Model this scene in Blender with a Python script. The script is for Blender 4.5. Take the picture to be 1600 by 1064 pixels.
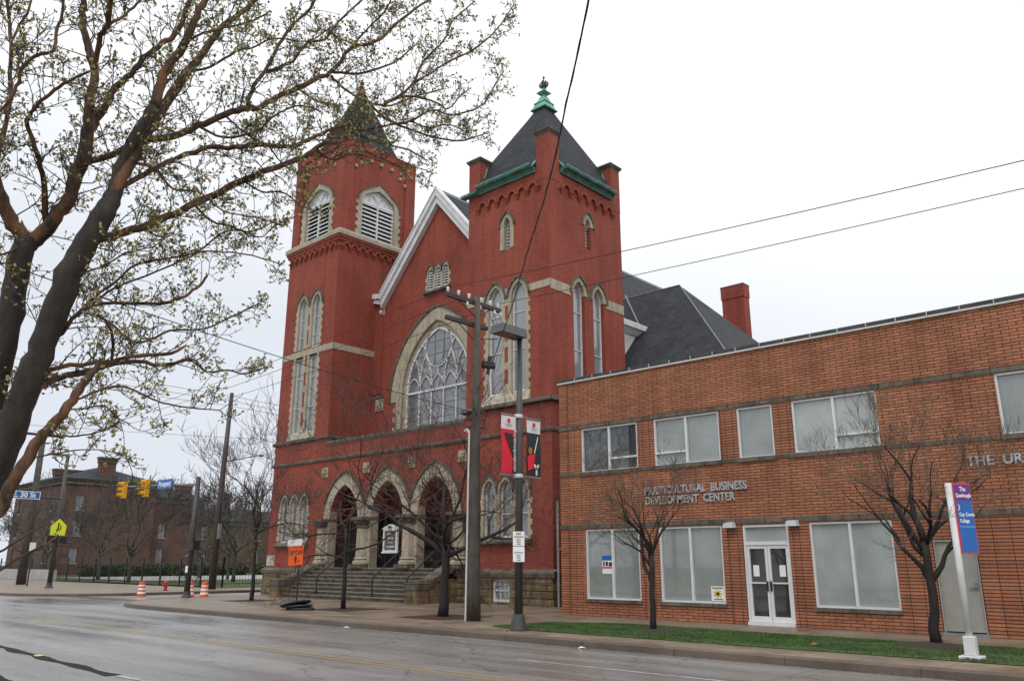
import bpy, bmesh, math, random
from mathutils import Vector, Matrix
from mathutils.geometry import tessellate_polygon
R_=math.radians; PI=math.pi
scene=bpy.context.scene
for o in list(bpy.data.objects): bpy.data.objects.remove(o)
COL=scene.collection
# ---------------- camera ----------------
cam=bpy.data.cameras.new('camera'); camo=bpy.data.objects.new('camera',cam); COL.objects.link(camo)
cr=Vector((0.7369612,0.67593412,0.00112149)); cu=Vector((0.17816939,-0.19585547,0.96431131)); cf=Vector((-0.65203057,0.7104602,0.26476865))
camo.matrix_world=Matrix(((cr.x,cu.x,-cf.x,0),(cr.y,cu.y,-cf.y,0),(cr.z,cu.z,-cf.z,1.7),(0,0,0,1)))
cam.sensor_width=36; cam.lens=36*1263/1600; cam.clip_start=.05; cam.clip_end=3000
scene.camera=camo
# ---------------- sky, sun, exposure (overcast, wet day) ----------------
world=bpy.data.worlds.new('World'); scene.world=world; world.use_nodes=True
wn=world.node_tree; wn.nodes.clear()
wo=wn.nodes.new('ShaderNodeOutputWorld'); b1=wn.nodes.new('ShaderNodeBackground'); b2=wn.nodes.new('ShaderNodeBackground'); mx=wn.nodes.new('ShaderNodeMixShader')
sky=wn.nodes.new('ShaderNodeTexSky'); sky.sky_type='NISHITA'; sky.sun_disc=False
SUN_EL=R_(55); SUN_AZ=R_(150)      # azimuth from +Y, clockwise
sky.sun_elevation=SUN_EL; sky.sun_rotation=SUN_AZ; sky.dust_density=3
b1.inputs[1].default_value=.10
wn.links.new(sky.outputs[0],b1.inputs[0])
tc=wn.nodes.new('ShaderNodeTexCoord'); sp=wn.nodes.new('ShaderNodeSeparateXYZ'); ra=wn.nodes.new('ShaderNodeValToRGB')
wn.links.new(tc.outputs['Generated'],sp.inputs[0])
nz=wn.nodes.new('ShaderNodeTexNoise'); nz.inputs['Scale'].default_value=1.6; nz.inputs['Detail'].default_value=3
wn.links.new(tc.outputs['Generated'],nz.inputs[0])
mt=wn.nodes.new('ShaderNodeMath'); mt.operation='MULTIPLY_ADD'; mt.inputs[1].default_value=.22; 
wn.links.new(nz.outputs[0],mt.inputs[0]); wn.links.new(sp.outputs[2],mt.inputs[2])
# cloud deck: brighter overhead and toward the hidden sun, greyer low in the west
mt2=wn.nodes.new('ShaderNodeMath'); mt2.operation='MULTIPLY_ADD'; mt2.inputs[1].default_value=.22
wn.links.new(sp.outputs[0],mt2.inputs[0]); wn.links.new(mt.outputs[0],mt2.inputs[2])
wn.links.new(mt2.outputs[0],ra.inputs[0])
el=ra.color_ramp.elements; el[0].position=0.0; el[0].color=(.80,.84,.93,1); el[1].position=.62; el[1].color=(1.32,1.33,1.36,1)
e=el.new(.22); e.color=(.84,.88,.95,1); e=el.new(.38); e.color=(1.06,1.08,1.12,1)
wn.links.new(ra.outputs[0],b2.inputs[0]); b2.inputs[1].default_value=1.0
mx.inputs[0].default_value=.93
wn.links.new(b1.outputs[0],mx.inputs[1]); wn.links.new(b2.outputs[0],mx.inputs[2]); wn.links.new(mx.outputs[0],wo.inputs[0])
sl=bpy.data.lights.new('sun','SUN'); sl.energy=.8; sl.angle=R_(20); sl.color=(1,.97,.92)
so=bpy.data.objects.new('sun',sl); COL.objects.link(so)
sd=Vector((math.sin(SUN_AZ)*math.cos(SUN_EL),math.cos(SUN_AZ)*math.cos(SUN_EL),math.sin(SUN_EL)))
so.rotation_euler=sd.to_track_quat('Z','Y').to_euler(); so.location=(0,0,60)
scene.view_settings.view_transform='Standard'; scene.view_settings.look='None'; scene.view_settings.exposure=0.0; scene.view_settings.gamma=1
scene.render.engine='CYCLES'

# ---------------- materials ----------------
class NT:
    def __init__(s,name):
        s.m=bpy.data.materials.new(name); s.m.use_nodes=True; s.t=s.m.node_tree; s.n=s.t.nodes; s.b=s.n['Principled BSDF']
    def new(s,t,**k):
        q=s.n.new(t)
        for a,v in k.items():
            if hasattr(q,a): setattr(q,a,v)
            else: q.inputs[a.replace('_',' ')].default_value=v
        return q
    def l(s,a,b): s.t.links.new(a,b)
def set_in(q,**k):
    for a,v in k.items(): q.inputs[a].default_value=v
def pos(nt,scale=(1,1,1)):
    g=nt.new('ShaderNodeNewGeometry'); m=nt.new('ShaderNodeVectorMath',operation='MULTIPLY'); m.inputs[1].default_value=scale
    nt.l(g.outputs['Position'],m.inputs[0]); return m.outputs[0]
def wallcoord(nt):
    g=nt.new('ShaderNodeNewGeometry'); a=nt.new('ShaderNodeSeparateXYZ'); n=nt.new('ShaderNodeSeparateXYZ')
    nt.l(g.outputs['Position'],a.inputs[0]); nt.l(g.outputs['True Normal'],n.inputs[0])
    ab=nt.new('ShaderNodeMath',operation='ABSOLUTE'); nt.l(n.outputs[1],ab.inputs[0])
    gt=nt.new('ShaderNodeMath',operation='GREATER_THAN'); gt.inputs[1].default_value=.5; nt.l(ab.outputs[0],gt.inputs[0])
    mixn=nt.new('ShaderNodeMix'); nt.l(gt.outputs[0],mixn.inputs[0]); nt.l(a.outputs[1],mixn.inputs[2]); nt.l(a.outputs[0],mixn.inputs[3])
    c=nt.new('ShaderNodeCombineXYZ'); nt.l(mixn.outputs[0],c.inputs[0]); nt.l(a.outputs[2],c.inputs[1]); return c.outputs[0]
def noise(nt,vec,scale,detail=4,rough=.55):
    q=nt.new('ShaderNodeTexNoise'); set_in(q,Scale=scale,Detail=detail,Roughness=rough); nt.l(vec,q.inputs['Vector']); return q.outputs[0]
def ramp(nt,fac,stops):
    q=nt.new('ShaderNodeValToRGB'); nt.l(fac,q.inputs[0]); e=q.color_ramp.elements
    while len(e)<len(stops): e.new(.5)
    for i,(p,c) in enumerate(stops): e[i].position=p; e[i].color=(*c,1) if len(c)==3 else c
    return q.outputs[0]
def mixc(nt,f,a,b,mode='MIX'):
    q=nt.new('ShaderNodeMix',data_type='RGBA',blend_type=mode)
    if isinstance(f,(int,float)): q.inputs[0].default_value=f
    else: nt.l(f,q.inputs[0])
    for i,v in ((6,a),(7,b)):
        if isinstance(v,tuple): q.inputs[i].default_value=(*v,1)
        else: nt.l(v,q.inputs[i])
    return q.outputs[2]
def bump(nt,h,st=.3,dist=.02):
    q=nt.new('ShaderNodeBump'); set_in(q,Strength=st,Distance=dist); nt.l(h,q.inputs['Height']); nt.l(q.outputs[0],nt.b.inputs['Normal'])
def plain(name,c,rough=.6,metal=0,var=.25,scale=3,spec=.5,bmp=0):
    nt=NT(name); v=pos(nt); n=noise(nt,v,scale)
    lo=tuple(x*(1-var) for x in c); hi=tuple(min(1,x*(1+var)) for x in c)
    nt.l(ramp(nt,n,[(.3,lo),(.7,hi)]),nt.b.inputs['Base Color'])
    set_in(nt.b,Roughness=rough,Metallic=metal); nt.b.inputs['Specular IOR Level'].default_value=spec
    if bmp: bump(nt,noise(nt,v,scale*12),bmp,.01)
    return nt.m
def brick(name,c1,c2,mort,bw,bh,ms,stain=(.35,.02),off=.5,rough=.75,bmp=.35,msm=.1,streak=.35):
    nt=NT(name); v=wallcoord(nt)
    q=nt.new('ShaderNodeTexBrick'); q.offset=off; set_in(q,Color1=(*c1,1),Color2=(*c2,1),Mortar=(*mort,1),Scale=1.0); q.inputs['Mortar Size'].default_value=ms
    q.inputs['Mortar Smooth'].default_value=msm; q.inputs['Brick Width'].default_value=bw; q.inputs['Row Height'].default_value=bh; q.inputs['Bias'].default_value=0
    nt.l(v,q.inputs['Vector'])
    n1=noise(nt,v,.35,5,.6); c=mixc(nt,1.0,q.outputs[0],ramp(nt,n1,[(.3,(1-stain[0],)*3),(.6,(1.05,1.05,1.05))]),'MULTIPLY')
    mv=nt.new('ShaderNodeVectorMath',operation='MULTIPLY'); mv.inputs[1].default_value=(2.2,.14,1); nt.l(v,mv.inputs[0])
    n2=noise(nt,mv.outputs[0],1.0,6,.65); c=mixc(nt,streak,c,ramp(nt,n2,[(.36,(.5,.48,.46)),(.6,(1.1,1.1,1.1))]),'MULTIPLY')
    n3=noise(nt,v,11,3); c=mixc(nt,.5,c,ramp(nt,n3,[(.3,(.72,.72,.72)),(.7,(1.22,1.22,1.22))]),'MULTIPLY')
    nt.l(c,nt.b.inputs['Base Color']); set_in(nt.b,Roughness=rough); nt.b.inputs['Specular IOR Level'].default_value=.25
    inv=nt.new('ShaderNodeMath',operation='SUBTRACT'); inv.inputs[0].default_value=1; nt.l(q.outputs['Fac'],inv.inputs[1])
    ad=nt.new('ShaderNodeMath',operation='MULTIPLY_ADD'); ad.inputs[1].default_value=.5; nt.l(n3,ad.inputs[0]); nt.l(inv.outputs[0],ad.inputs[2])
    bump(nt,ad.outputs[0],bmp,.012); return nt.m
def stone(name,c,var=.3,sc=2.5,rough=.8,bmp=.3,joints=None,dark=(.35,.33,.3),jl=1.0):
    nt=NT(name); v=pos(nt); n=noise(nt,v,sc,6,.65)
    col=ramp(nt,n,[(.28,tuple(x*(1-var) for x in c)),(.5,c),(.75,tuple(min(1,x*(1+var*.6)) for x in c))])
    n2=noise(nt,pos(nt,(2,2,.5)),1.3,5,.7); col=mixc(nt,.75,col,ramp(nt,n2,[(.36,dark),(.55,(1,1,1))]),'MULTIPLY')
    if joints:
        w=wallcoord(nt); q=nt.new('ShaderNodeTexBrick'); q.offset=.5; set_in(q,Color1=(1,1,1,1),Color2=(.72,.72,.7,1),Mortar=(.22,.2,.18,1),Scale=1.0)
        q.inputs['Mortar Size'].default_value=.012; q.inputs['Brick Width'].default_value=joints[0]; q.inputs['Row Height'].default_value=joints[1]; nt.l(w,q.inputs['Vector'])
        col=mixc(nt,jl,col,q.outputs[0],'MULTIPLY')
    nt.l(col,nt.b.inputs['Base Color']); set_in(nt.b,Roughness=rough); bump(nt,noise(nt,v,14,6,.7),bmp,.03); return nt.m
M={}
M['red_brick']=brick('red_brick',(.345,.066,.040),(.26,.050,.033),(.24,.11,.085),.215,.075,.0065,stain=(.24,0),streak=.36)
M['orange_brick']=brick('orange_brick',(.50,.20,.105),(.36,.145,.08),(.075,.04,.03),.36,.084,.0105,stain=(.25,0),streak=.4,bmp=.6)
M['stack_brick']=brick('stack_brick',(.50,.20,.105),(.35,.14,.08),(.05,.027,.021),3.0,.084,.0115,stain=(.25,0),off=0,streak=.4,bmp=.6)
M['far_brick']=brick('far_brick',(.15,.080,.060),(.11,.058,.045),(.13,.095,.08),.3,.1,.012,stain=(.35,0))
M['stone']=stone('sandstone',(.45,.395,.30),.14,3,joints=(.62,.40),dark=(.66,.64,.6),jl=.35)
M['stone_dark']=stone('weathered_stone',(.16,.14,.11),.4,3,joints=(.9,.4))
M['rock']=stone('rock_faced_stone',(.25,.18,.10),.55,1.6,bmp=1.0,joints=(.62,.3),dark=(.22,.2,.18))
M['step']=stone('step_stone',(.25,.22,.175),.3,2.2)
M['riser']=stone('shaded_riser',(.095,.083,.06),.4,2.2)  # darker copy of the step stone: riser shade put into the colour
M['white']=plain('white_paint',(.66,.67,.68),.45,var=.12)
M['white_alu']=plain('white_aluminium',(.70,.71,.73),.35,var=.06)
M['slate']=None
def slate():
    nt=NT('slate'); g=nt.new('ShaderNodeNewGeometry'); v=wallcoord(nt)
    q=nt.new('ShaderNodeTexBrick'); set_in(q,Color1=(.043,.047,.054,1),Color2=(.026,.029,.034,1),Mortar=(.016,.018,.022,1),Scale=1.0); q.inputs['Mortar Size'].default_value=.012
    q.inputs['Brick Width'].default_value=.3; q.inputs['Row Height'].default_value=.16; nt.l(v,q.inputs['Vector'])
    n=noise(nt,pos(nt),.9,5); c=mixc(nt,.7,q.outputs[0],ramp(nt,n,[(.3,(.6,.6,.62)),(.7,(1.35,1.35,1.35))]),'MULTIPLY')
    nt.l(c,nt.b.inputs['Base Color']); set_in(nt.b,Roughness=.8); nt.b.inputs['Specular IOR Level'].default_value=.3; bump(nt,q.outputs['Fac'],-.4,.02); return nt.m
M['slate']=slate()
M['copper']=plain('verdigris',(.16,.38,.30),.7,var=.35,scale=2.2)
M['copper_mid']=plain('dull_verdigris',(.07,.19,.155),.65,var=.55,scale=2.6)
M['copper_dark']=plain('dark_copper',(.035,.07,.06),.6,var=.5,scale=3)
M['iron']=plain('black_iron',(.018,.018,.02),.5,var=.3)
M['dark_pole']=plain('bronze_pole',(.048,.045,.045),.45,var=.25,scale=5)
M['lamp_grey']=plain('lamp_grey',(.10,.10,.10),.5,var=.15)
M['grey_metal']=plain('grey_metal',(.22,.23,.24),.5,var=.2)
M['wood_pole']=None
def woodpole():
    nt=NT('weathered_timber'); v=pos(nt,(14,14,.6)); n=noise(nt,v,1.5,6,.7)
    n2=noise(nt,pos(nt),2.3,4); c=mixc(nt,.6,ramp(nt,n,[(.3,(.035,.031,.026)),(.7,(.13,.118,.10))]),ramp(nt,n2,[(.35,(.5,.42,.4)),(.65,(1.1,1.05,1))]),'MULTIPLY')
    g=nt.new('ShaderNodeNewGeometry'); sx=nt.new('ShaderNodeSeparateXYZ'); nt.l(g.outputs['Position'],sx.inputs[0])
    st=ramp(nt,sx.outputs[2],[(.0,(1,1,1)),(1.0,(0,0,0))]); k=nt.new('ShaderNodeMath',operation='MULTIPLY'); nt.l(st,k.inputs[0]); nt.l(ramp(nt,noise(nt,pos(nt,(3,3,1.2)),2.2,5,.7),[(.42,(0,0,0)),(.56,(1,1,1))]),k.inputs[1])
    c=mixc(nt,k.outputs[0],c,(.05,.022,.018))
    nt.l(c,nt.b.inputs['Base Color']); set_in(nt.b,Roughness=.85); bump(nt,n,.8,.02); return nt.m
M['wood_pole']=woodpole()
def glass(name,c,rough=.06,var=.2,sc=.8,vert=0,spec=.6):
    nt=NT(name); v=pos(nt); n=noise(nt,v,sc,4)
    col=ramp(nt,n,[(.3,tuple(x*(1-var) for x in c)),(.7,tuple(x*(1+var) for x in c))])
    if vert:
        w=nt.new('ShaderNodeTexWave',wave_type='BANDS',bands_direction='X'); set_in(w,Scale=2.6,Distortion=.2); nt.l(wallcoord(nt),w.inputs['Vector'])
        col=mixc(nt,vert,col,ramp(nt,w.outputs[1],[(0,(.7,.7,.7)),(1,(1.1,1.1,1.1))]),'MULTIPLY')
    nt.l(col,nt.b.inputs['Base Color']); set_in(nt.b,Roughness=rough); nt.b.inputs['Specular IOR Level'].default_value=.9; nt.b.inputs['Coat Weight'].default_value=.9; nt.b.inputs['Coat Roughness'].default_value=.02
    bump(nt,noise(nt,v,1.1,2),.05,.02)
    return nt.m
M['glass_blind']=glass('blinds_behind_glass',(.25,.275,.265),vert=.14)
M['glass_pale']=glass('pale_blinds_behind_glass',(.34,.38,.365),vert=.1)
M['glass_dark']=glass('dark_window_glass',(.06,.066,.07),.02,sc=1.6,var=.5)
M['glass_door']=glass('door_glass',(.045,.045,.045),sc=1.0,var=.5)
M['glass_church']=glass('church_storm_glazing',(.165,.18,.185),.12,var=.35,sc=1.4)
M['glass_lancet']=glass('lancet_glazing',(.23,.25,.265),.15,var=.2,sc=.7)
M['black']=plain('dark_interior',(.012,.011,.011),.9)
M['door_paint']=plain('grey_door_paint',(.33,.32,.29),.5,var=.08)
M['orange']=plain('fluorescent_orange',(.86,.13,.015),.4,var=.06)
M['orange_dull']=plain('orange_plastic',(.62,.10,.03),.45,var=.12)
M['reflect']=plain('reflective_white',(.85,.85,.82),.4,var=.04)
M['yellow_sig']=plain('signal_yellow',(.72,.36,.02),.45,var=.1)
M['yellow_green']=plain('fluorescent_yellow_green',(.72,.86,.03),.4,var=.04)
M['sign_blue']=plain('sign_blue',(.012,.13,.46),.4,var=.08)
M['sign_purple']=plain('sign_purple',(.12,.03,.24),.4,var=.08)
M['sign_red']=plain('sign_red',(.62,.05,.06),.4,var=.08)
M['banner_red']=plain('banner_red',(.66,.018,.045),.6,var=.1)
M['banner_white']=plain('banner_white',(.72,.70,.70),.6,var=.05)
M['banner_black']=plain('banner_black',(.022,.026,.035),.6,var=.15)
M['ink']=plain('black_ink',(.02,.02,.02),.5,var=.1)
M['rubber']=plain('black_rubber',(.03,.032,.036),.4,var=.3,scale=6)
M['hyd_red']=plain('hydrant_red',(.42,.03,.025),.4,var=.2)
M['porcelain']=plain('porcelain',(.62,.64,.66),.25,var=.15)
M['letter']=plain('worn_metal_letters',(.42,.42,.43),.45,metal=.3,var=.35,scale=9)
M['pipe']=plain('galvanised_pipe',(.30,.32,.33),.5,var=.2)
M['pvc']=plain('white_conduit',(.6,.6,.62),.4,var=.1)
M['coping_dark']=plain('coping_dark',(.055,.048,.042),.7,var=.35,scale=4)
M['tan']=plain('terracotta',(.30,.14,.06),.7,var=.3)
M['plaque']=stone('plaque_stone',(.5,.47,.40),.15,3,dark=(.75,.72,.68))
M['insul']=plain('cable_rubber',(.008,.008,.009),.6,var=.1)
def bark(name,c1,c2,sc=6,lo=.32):
    nt=NT(name); v=pos(nt,(1,1,.35)); n=noise(nt,v,sc,6,.7); c=ramp(nt,n,[(lo,c1),(.7,c2)])
    nt.l(c,nt.b.inputs['Base Color']); set_in(nt.b,Roughness=.7); bump(nt,noise(nt,pos(nt,(1,1,.3)),sc*5,5,.7),.7,.02); return nt.m
M['bark']=bark('wet_bark',(.008,.006,.006),(.026,.019,.016))
M['bark_twig']=bark('red_brown_twigs',(.05,.026,.022),(.12,.07,.055))
M['bark_light']=bark('light_brown_twigs',(.09,.06,.042),(.20,.14,.10))
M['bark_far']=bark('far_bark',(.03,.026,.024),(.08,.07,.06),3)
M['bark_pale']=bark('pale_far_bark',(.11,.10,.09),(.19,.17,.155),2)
M['bark_near']=bark('dark_near_bark',(.010,.009,.008),(.055,.042,.030),9)
M['bark_red']=bark('red_brown_bark',(.016,.011,.008),(.25,.115,.046),7,.38)
M['twig']=bark('twig_bark',(.028,.021,.019),(.11,.08,.06),8)
M['bud']=plain('leaf_bud',(.36,.34,.12),.6,var=.4,scale=14)
M['hedge']=plain('hedge_leaf',(.05,.068,.028),.7,var=.6,scale=3)
M['shrub']=plain('spring_shrub_leaf',(.085,.09,.03),.7,var=.4,scale=2)
def asphalt():
    nt=NT('wet_road'); v=pos(nt); st=noise(nt,pos(nt,(.10,.9,1)),1.0,5,.6); big=noise(nt,v,.09,3); fine=noise(nt,v,28,5,.8)
    c=ramp(nt,st,[(.3,(.15,.147,.14)),(.5,(.225,.222,.213)),(.72,(.30,.295,.28))])
    c=mixc(nt,.8,c,ramp(nt,fine,[(.3,(.62,.61,.59)),(.7,(1.35,1.35,1.33))]),'MULTIPLY')
    # pale repair patches and sealed joints
    q=nt.new('ShaderNodeTexBrick'); q.offset=0; set_in(q,Color1=(1,1,1,1),Color2=(.87,.87,.88,1),Mortar=(.45,.44,.44,1),Scale=1.0); q.inputs['Mortar Size'].default_value=.02
    q.inputs['Brick Width'].default_value=6.5; q.inputs['Row Height'].default_value=3.6; nt.l(v,q.inputs['Vector']); c=mixc(nt,.8,c,q.outputs[0],'MULTIPLY')
    cr_=nt.new('ShaderNodeTexVoronoi',feature='DISTANCE_TO_EDGE'); set_in(cr_,Scale=.42); wv=nt.new('ShaderNodeVectorMath',operation='ADD'); nn=nt.new('ShaderNodeTexNoise'); set_in(nn,Scale=1.3,Detail=4); nt.l(v,nn.inputs['Vector']); nt.l(v,wv.inputs[0]); nt.l(nn.outputs[1],wv.inputs[1]); nt.l(wv.outputs[0],cr_.inputs['Vector'])
    c=mixc(nt,.7,c,ramp(nt,cr_.outputs[0],[(.0,(.35,.34,.33)),(.012,(1,1,1))]),'MULTIPLY')
    nt.l(c,nt.b.inputs['Base Color'])
    wet=nt.new('ShaderNodeMath',operation='MULTIPLY_ADD'); wet.inputs[1].default_value=.5; nt.l(st,wet.inputs[0]); nt.l(big,wet.inputs[2])
    rr=ramp(nt,wet.outputs[0],[(.58,(.12,.12,.12)),(.88,(.42,.42,.42))]); nt.l(rr,nt.b.inputs['Roughness']); bump(nt,fine,.35,.012); nt.b.inputs['Specular IOR Level'].default_value=.5
    return nt.m
M['road']=asphalt()
def paving(name,c,jw=1.5,jh=1.5,rough=(.3,.75)):
    nt=NT(name); v=pos(nt); n=noise(nt,v,.8,6,.65); f=noise(nt,v,22,4)
    col=ramp(nt,n,[(.3,tuple(x*.62 for x in c)),(.7,tuple(x*1.2 for x in c))]); col=mixc(nt,.5,col,ramp(nt,f,[(.3,(.75,.75,.75)),(.7,(1.2,1.2,1.2))]),'MULTIPLY')
    q=nt.new('ShaderNodeTexBrick'); q.offset=0; set_in(q,Color1=(1,1,1,1),Color2=(.88,.88,.88,1),Mortar=(.4,.4,.4,1),Scale=1.0); q.inputs['Mortar Size'].default_value=.012
    q.inputs['Brick Width'].default_value=jw; q.inputs['Row Height'].default_value=jh; nt.l(v,q.inputs['Vector']); col=mixc(nt,1.0,col,q.outputs[0],'MULTIPLY')
    nt.l(col,nt.b.inputs['Base Color']); nt.l(ramp(nt,n,[(.35,(rough[0],)*3),(.7,(rough[1],)*3)]),nt.b.inputs['Roughness']); bump(nt,f,.2,.008); return nt.m
M['walk']=paving('wet_paving',(.26,.205,.145))
M['kerb']=paving('kerb_stone',(.15,.115,.09),2.4,9,(.4,.8))
M['pit']=plain('rust_brown_grate',(.055,.025,.018),.7,var=.4,scale=9,bmp=.5)
M['concrete']=paving('pale_concrete',(.42,.41,.40),4,4)
M['lawn']=plain('lawn_ground',(.055,.085,.025),.9,var=.5,scale=4,bmp=.6)
M['soil']=plain('soil',(.05,.038,.027),.9,var=.4,scale=10,bmp=.8)
M['blade']=plain('grass_blades',(.055,.115,.025),.7,var=.5,scale=1.6)
M['tar']=plain('tar',(.010,.009,.011),.75,var=.2,spec=.2)
def paint(name,c):
    nt=NT(name); v=pos(nt); n=noise(nt,v,5,6,.75)
    nt.l(mixc(nt,ramp(nt,n,[(.44,(0,0,0)),(.64,(1,1,1))]),c,(.2,.19,.18)),nt.b.inputs['Base Color']); set_in(nt.b,Roughness=.45); return nt.m
M['yel_line']=paint('worn_yellow_paint',(.36,.25,.10)); M['wht_line']=paint('worn_white_paint',(.42,.42,.42))
M['yel_tape']=plain('yellow_tape',(.6,.5,.05),.5)
M['blue_paint']=plain('blue_kerb_mark',(.02,.2,.5),.5)

# ---------------- mesh helpers ----------------
ORG={}
WHOLE={'twigs','buds','limbs','limb','trunk','lettering','letters','green_lettering','pickets','rails','glass','glazing_bars','ink_lines','symbol','pole','post','grille','snow_guard','triple_window','main_window','jumper_wires','white_plate','dark_opening','tracery_panel','belfry_louvre','louvred_window','lancet_window','emblem','lens','visor','stone_surround','frame','window','hood_mould'}
class MB:
    def __init__(s): s.v=[]; s.f=[]; s.g=[]
    def add(s,vs,fs):
        o=len(s.v); s.g.append((o,len(vs),len(s.f),len(fs))); s.v+= [tuple(v) for v in vs]; s.f+=[tuple(i+o for i in f) for f in fs]; return s
    def box(s,x0,x1,y0,y1,z0,z1):
        x0,x1=sorted((x0,x1)); y0,y1=sorted((y0,y1)); z0,z1=sorted((z0,z1))
        return s.add([(x0,y0,z0),(x1,y0,z0),(x1,y1,z0),(x0,y1,z0),(x0,y0,z1),(x1,y0,z1),(x1,y1,z1),(x0,y1,z1)],
            [(0,3,2,1),(4,5,6,7),(0,1,5,4),(1,2,6,5),(2,3,7,6),(3,0,4,7)])
    def fbox(s,F,u0,u1,v0,v1,w0,w1):   # box in a wall frame
        P=[F(u,v,w) for w in (w0,w1) for v in (v0,v1) for u in (u0,u1)]
        return s.add(P,[(0,1,3,2),(4,6,7,5),(0,4,5,1),(1,5,7,3),(3,7,6,2),(2,6,4,0)])
    def prism(s,F,poly,w0,w1):
        n=len(poly); P=[F(u,v,w0) for u,v in poly]+[F(u,v,w1) for u,v in poly]
        tr=tessellate_polygon([[Vector((u,v,0)) for u,v in poly]])
        return s.add(P,[t for t in tr]+[tuple(i+n for i in reversed(t)) for t in tr]+[(i,(i+1)%n,n+(i+1)%n,n+i) for i in range(n)])
    def wall(s,F,outline,holes,depth=.3,edge=0):
        loops=[outline]+holes; tr=tessellate_polygon([[Vector((u,v,0)) for u,v in L] for L in loops])
        flat=[p for L in loops for p in L]; s.add([F(u,v,0) for u,v in flat],tr)
        for L in holes:
            n=len(L); s.add([F(u,v,0) for u,v in L]+[F(u,v,depth) for u,v in L],[(i,(i+1)%n,n+(i+1)%n,n+i) for i in range(n)])
        if edge:
            n=len(outline); s.add([F(u,v,0) for u,v in outline]+[F(u,v,edge) for u,v in outline],[(i,(i+1)%n,n+(i+1)%n,n+i) for i in range(n)])
        return s
    def ring(s,F,inn,out,wf,wb,wbo=0.0):
        n=len(inn); P=[F(u,v,wf) for u,v in inn]+[F(u,v,wf) for u,v in out]+[F(u,v,wb) for u,v in inn]+[F(u,v,wbo) for u,v in out]
        fs=[]
        for i in range(n-1): fs+=[(i,i+1,n+i+1,n+i),(i,2*n+i,2*n+i+1,i+1),(n+i,n+i+1,3*n+i+1,3*n+i)]
        fs+=[(0,n,3*n,2*n),(n-1,3*n-1,4*n-1,2*n-1)]
        return s.add(P,fs)
    def bar(s,F,pts,wd,w0,w1):
        for a,b in zip(pts,pts[1:]):
            d=Vector((b[0]-a[0],b[1]-a[1])); L=d.length
            if L<1e-6: continue
            d/=L; nx,ny=-d.y*wd/2,d.x*wd/2; e=d*wd*.3
            q=[(a[0]-e.x+nx,a[1]-e.y+ny),(b[0]+e.x+nx,b[1]+e.y+ny),(b[0]+e.x-nx,b[1]+e.y-ny),(a[0]-e.x-nx,a[1]-e.y-ny)]
            P=[F(u,v,w0) for u,v in q]+[F(u,v,w1) for u,v in q]
            s.add(P,[(0,1,2,3),(7,6,5,4),(0,4,5,1),(1,5,6,2),(2,6,7,3),(3,7,4,0)])
        return s
    def tube(s,pts,rad,n=8,cap=True):
        pts=[Vector(p) for p in pts]; m=len(pts)
        if not isinstance(rad,(list,tuple)): rad=[rad]*m
        P=[]; up=None
        for i,p in enumerate(pts):
            t=(pts[min(i+1,m-1)]-pts[max(i-1,0)]); t=t.normalized() if t.length>1e-9 else Vector((0,0,1))
            if up is None: up=Vector((1,0,0)) if abs(t.x)<.8 else Vector((0,1,0))
            a=t.cross(up); a=a.normalized() if a.length>1e-6 else t.orthogonal().normalized(); b=a.cross(t); up=b if b.length>.5 else up
            up=-b if False else b
            for k in range(n):
                an=2*PI*k/n; P.append(p+a*math.cos(an)*rad[i]+b*math.sin(an)*rad[i])
            up=b
        fs=[(i*n+k,i*n+(k+1)%n,(i+1)*n+(k+1)%n,(i+1)*n+k) for i in range(m-1) for k in range(n)]
        if cap: fs+=[tuple(range(n-1,-1,-1)),tuple((m-1)*n+k for k in range(n))]
        return s.add(P,fs)
    def lathe(s,prof,c=(0,0,0),n=20,sq=False,rot=0):
        P=[];k=1
        for r,z in prof:
            for i in range(n):
                a=2*PI*i/n+rot; P.append((c[0]+r*math.cos(a),c[1]+r*math.sin(a),c[2]+z))
        m=len(prof); fs=[(j*n+i,j*n+(i+1)%n,(j+1)*n+(i+1)%n,(j+1)*n+i) for j in range(m-1) for i in range(n)]
        fs+=[tuple(range(n-1,-1,-1)),tuple((m-1)*n+i for i in range(n))]
        return s.add(P,fs)
    def frustum(s,x0,x1,y0,y1,z0,X0,X1,Y0,Y1,z1):
        return s.add([(x0,y0,z0),(x1,y0,z0),(x1,y1,z0),(x0,y1,z0),(X0,Y0,z1),(X1,Y0,z1),(X1,Y1,z1),(X0,Y1,z1)],
            [(0,3,2,1),(4,5,6,7),(0,1,5,4),(1,2,6,5),(2,3,7,6),(3,0,4,7)])
    def boxes(s,gap=.06):
        B=[]
        for (o,n,fo,fn) in s.g:
            vs=s.v[o:o+n]; B.append([min(v[i] for v in vs)-gap for i in range(3)]+[max(v[i] for v in vs)+gap for i in range(3)])
        m=len(B); par=list(range(m))
        def f(i):
            while par[i]!=i: par[i]=par[par[i]]; i=par[i]
            return i
        for i in range(m):
            for j in range(i):
                a,b=B[i],B[j]
                if all(a[k]<=b[k+3] and b[k]<=a[k+3] for k in range(3)): par[f(i)]=f(j)
        G={}
        for i in range(m): G.setdefault(f(i),[]).append(i)
        if len(G)==1: return [s]
        out=[]
        for ids in G.values():
            q=MB()
            for i in ids: o,n,fo,fn=s.g[i]; q.add(s.v[o:o+n],[tuple(k-o for k in t) for t in s.f[fo:fo+fn]])
            out.append(q)
        return out
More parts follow.
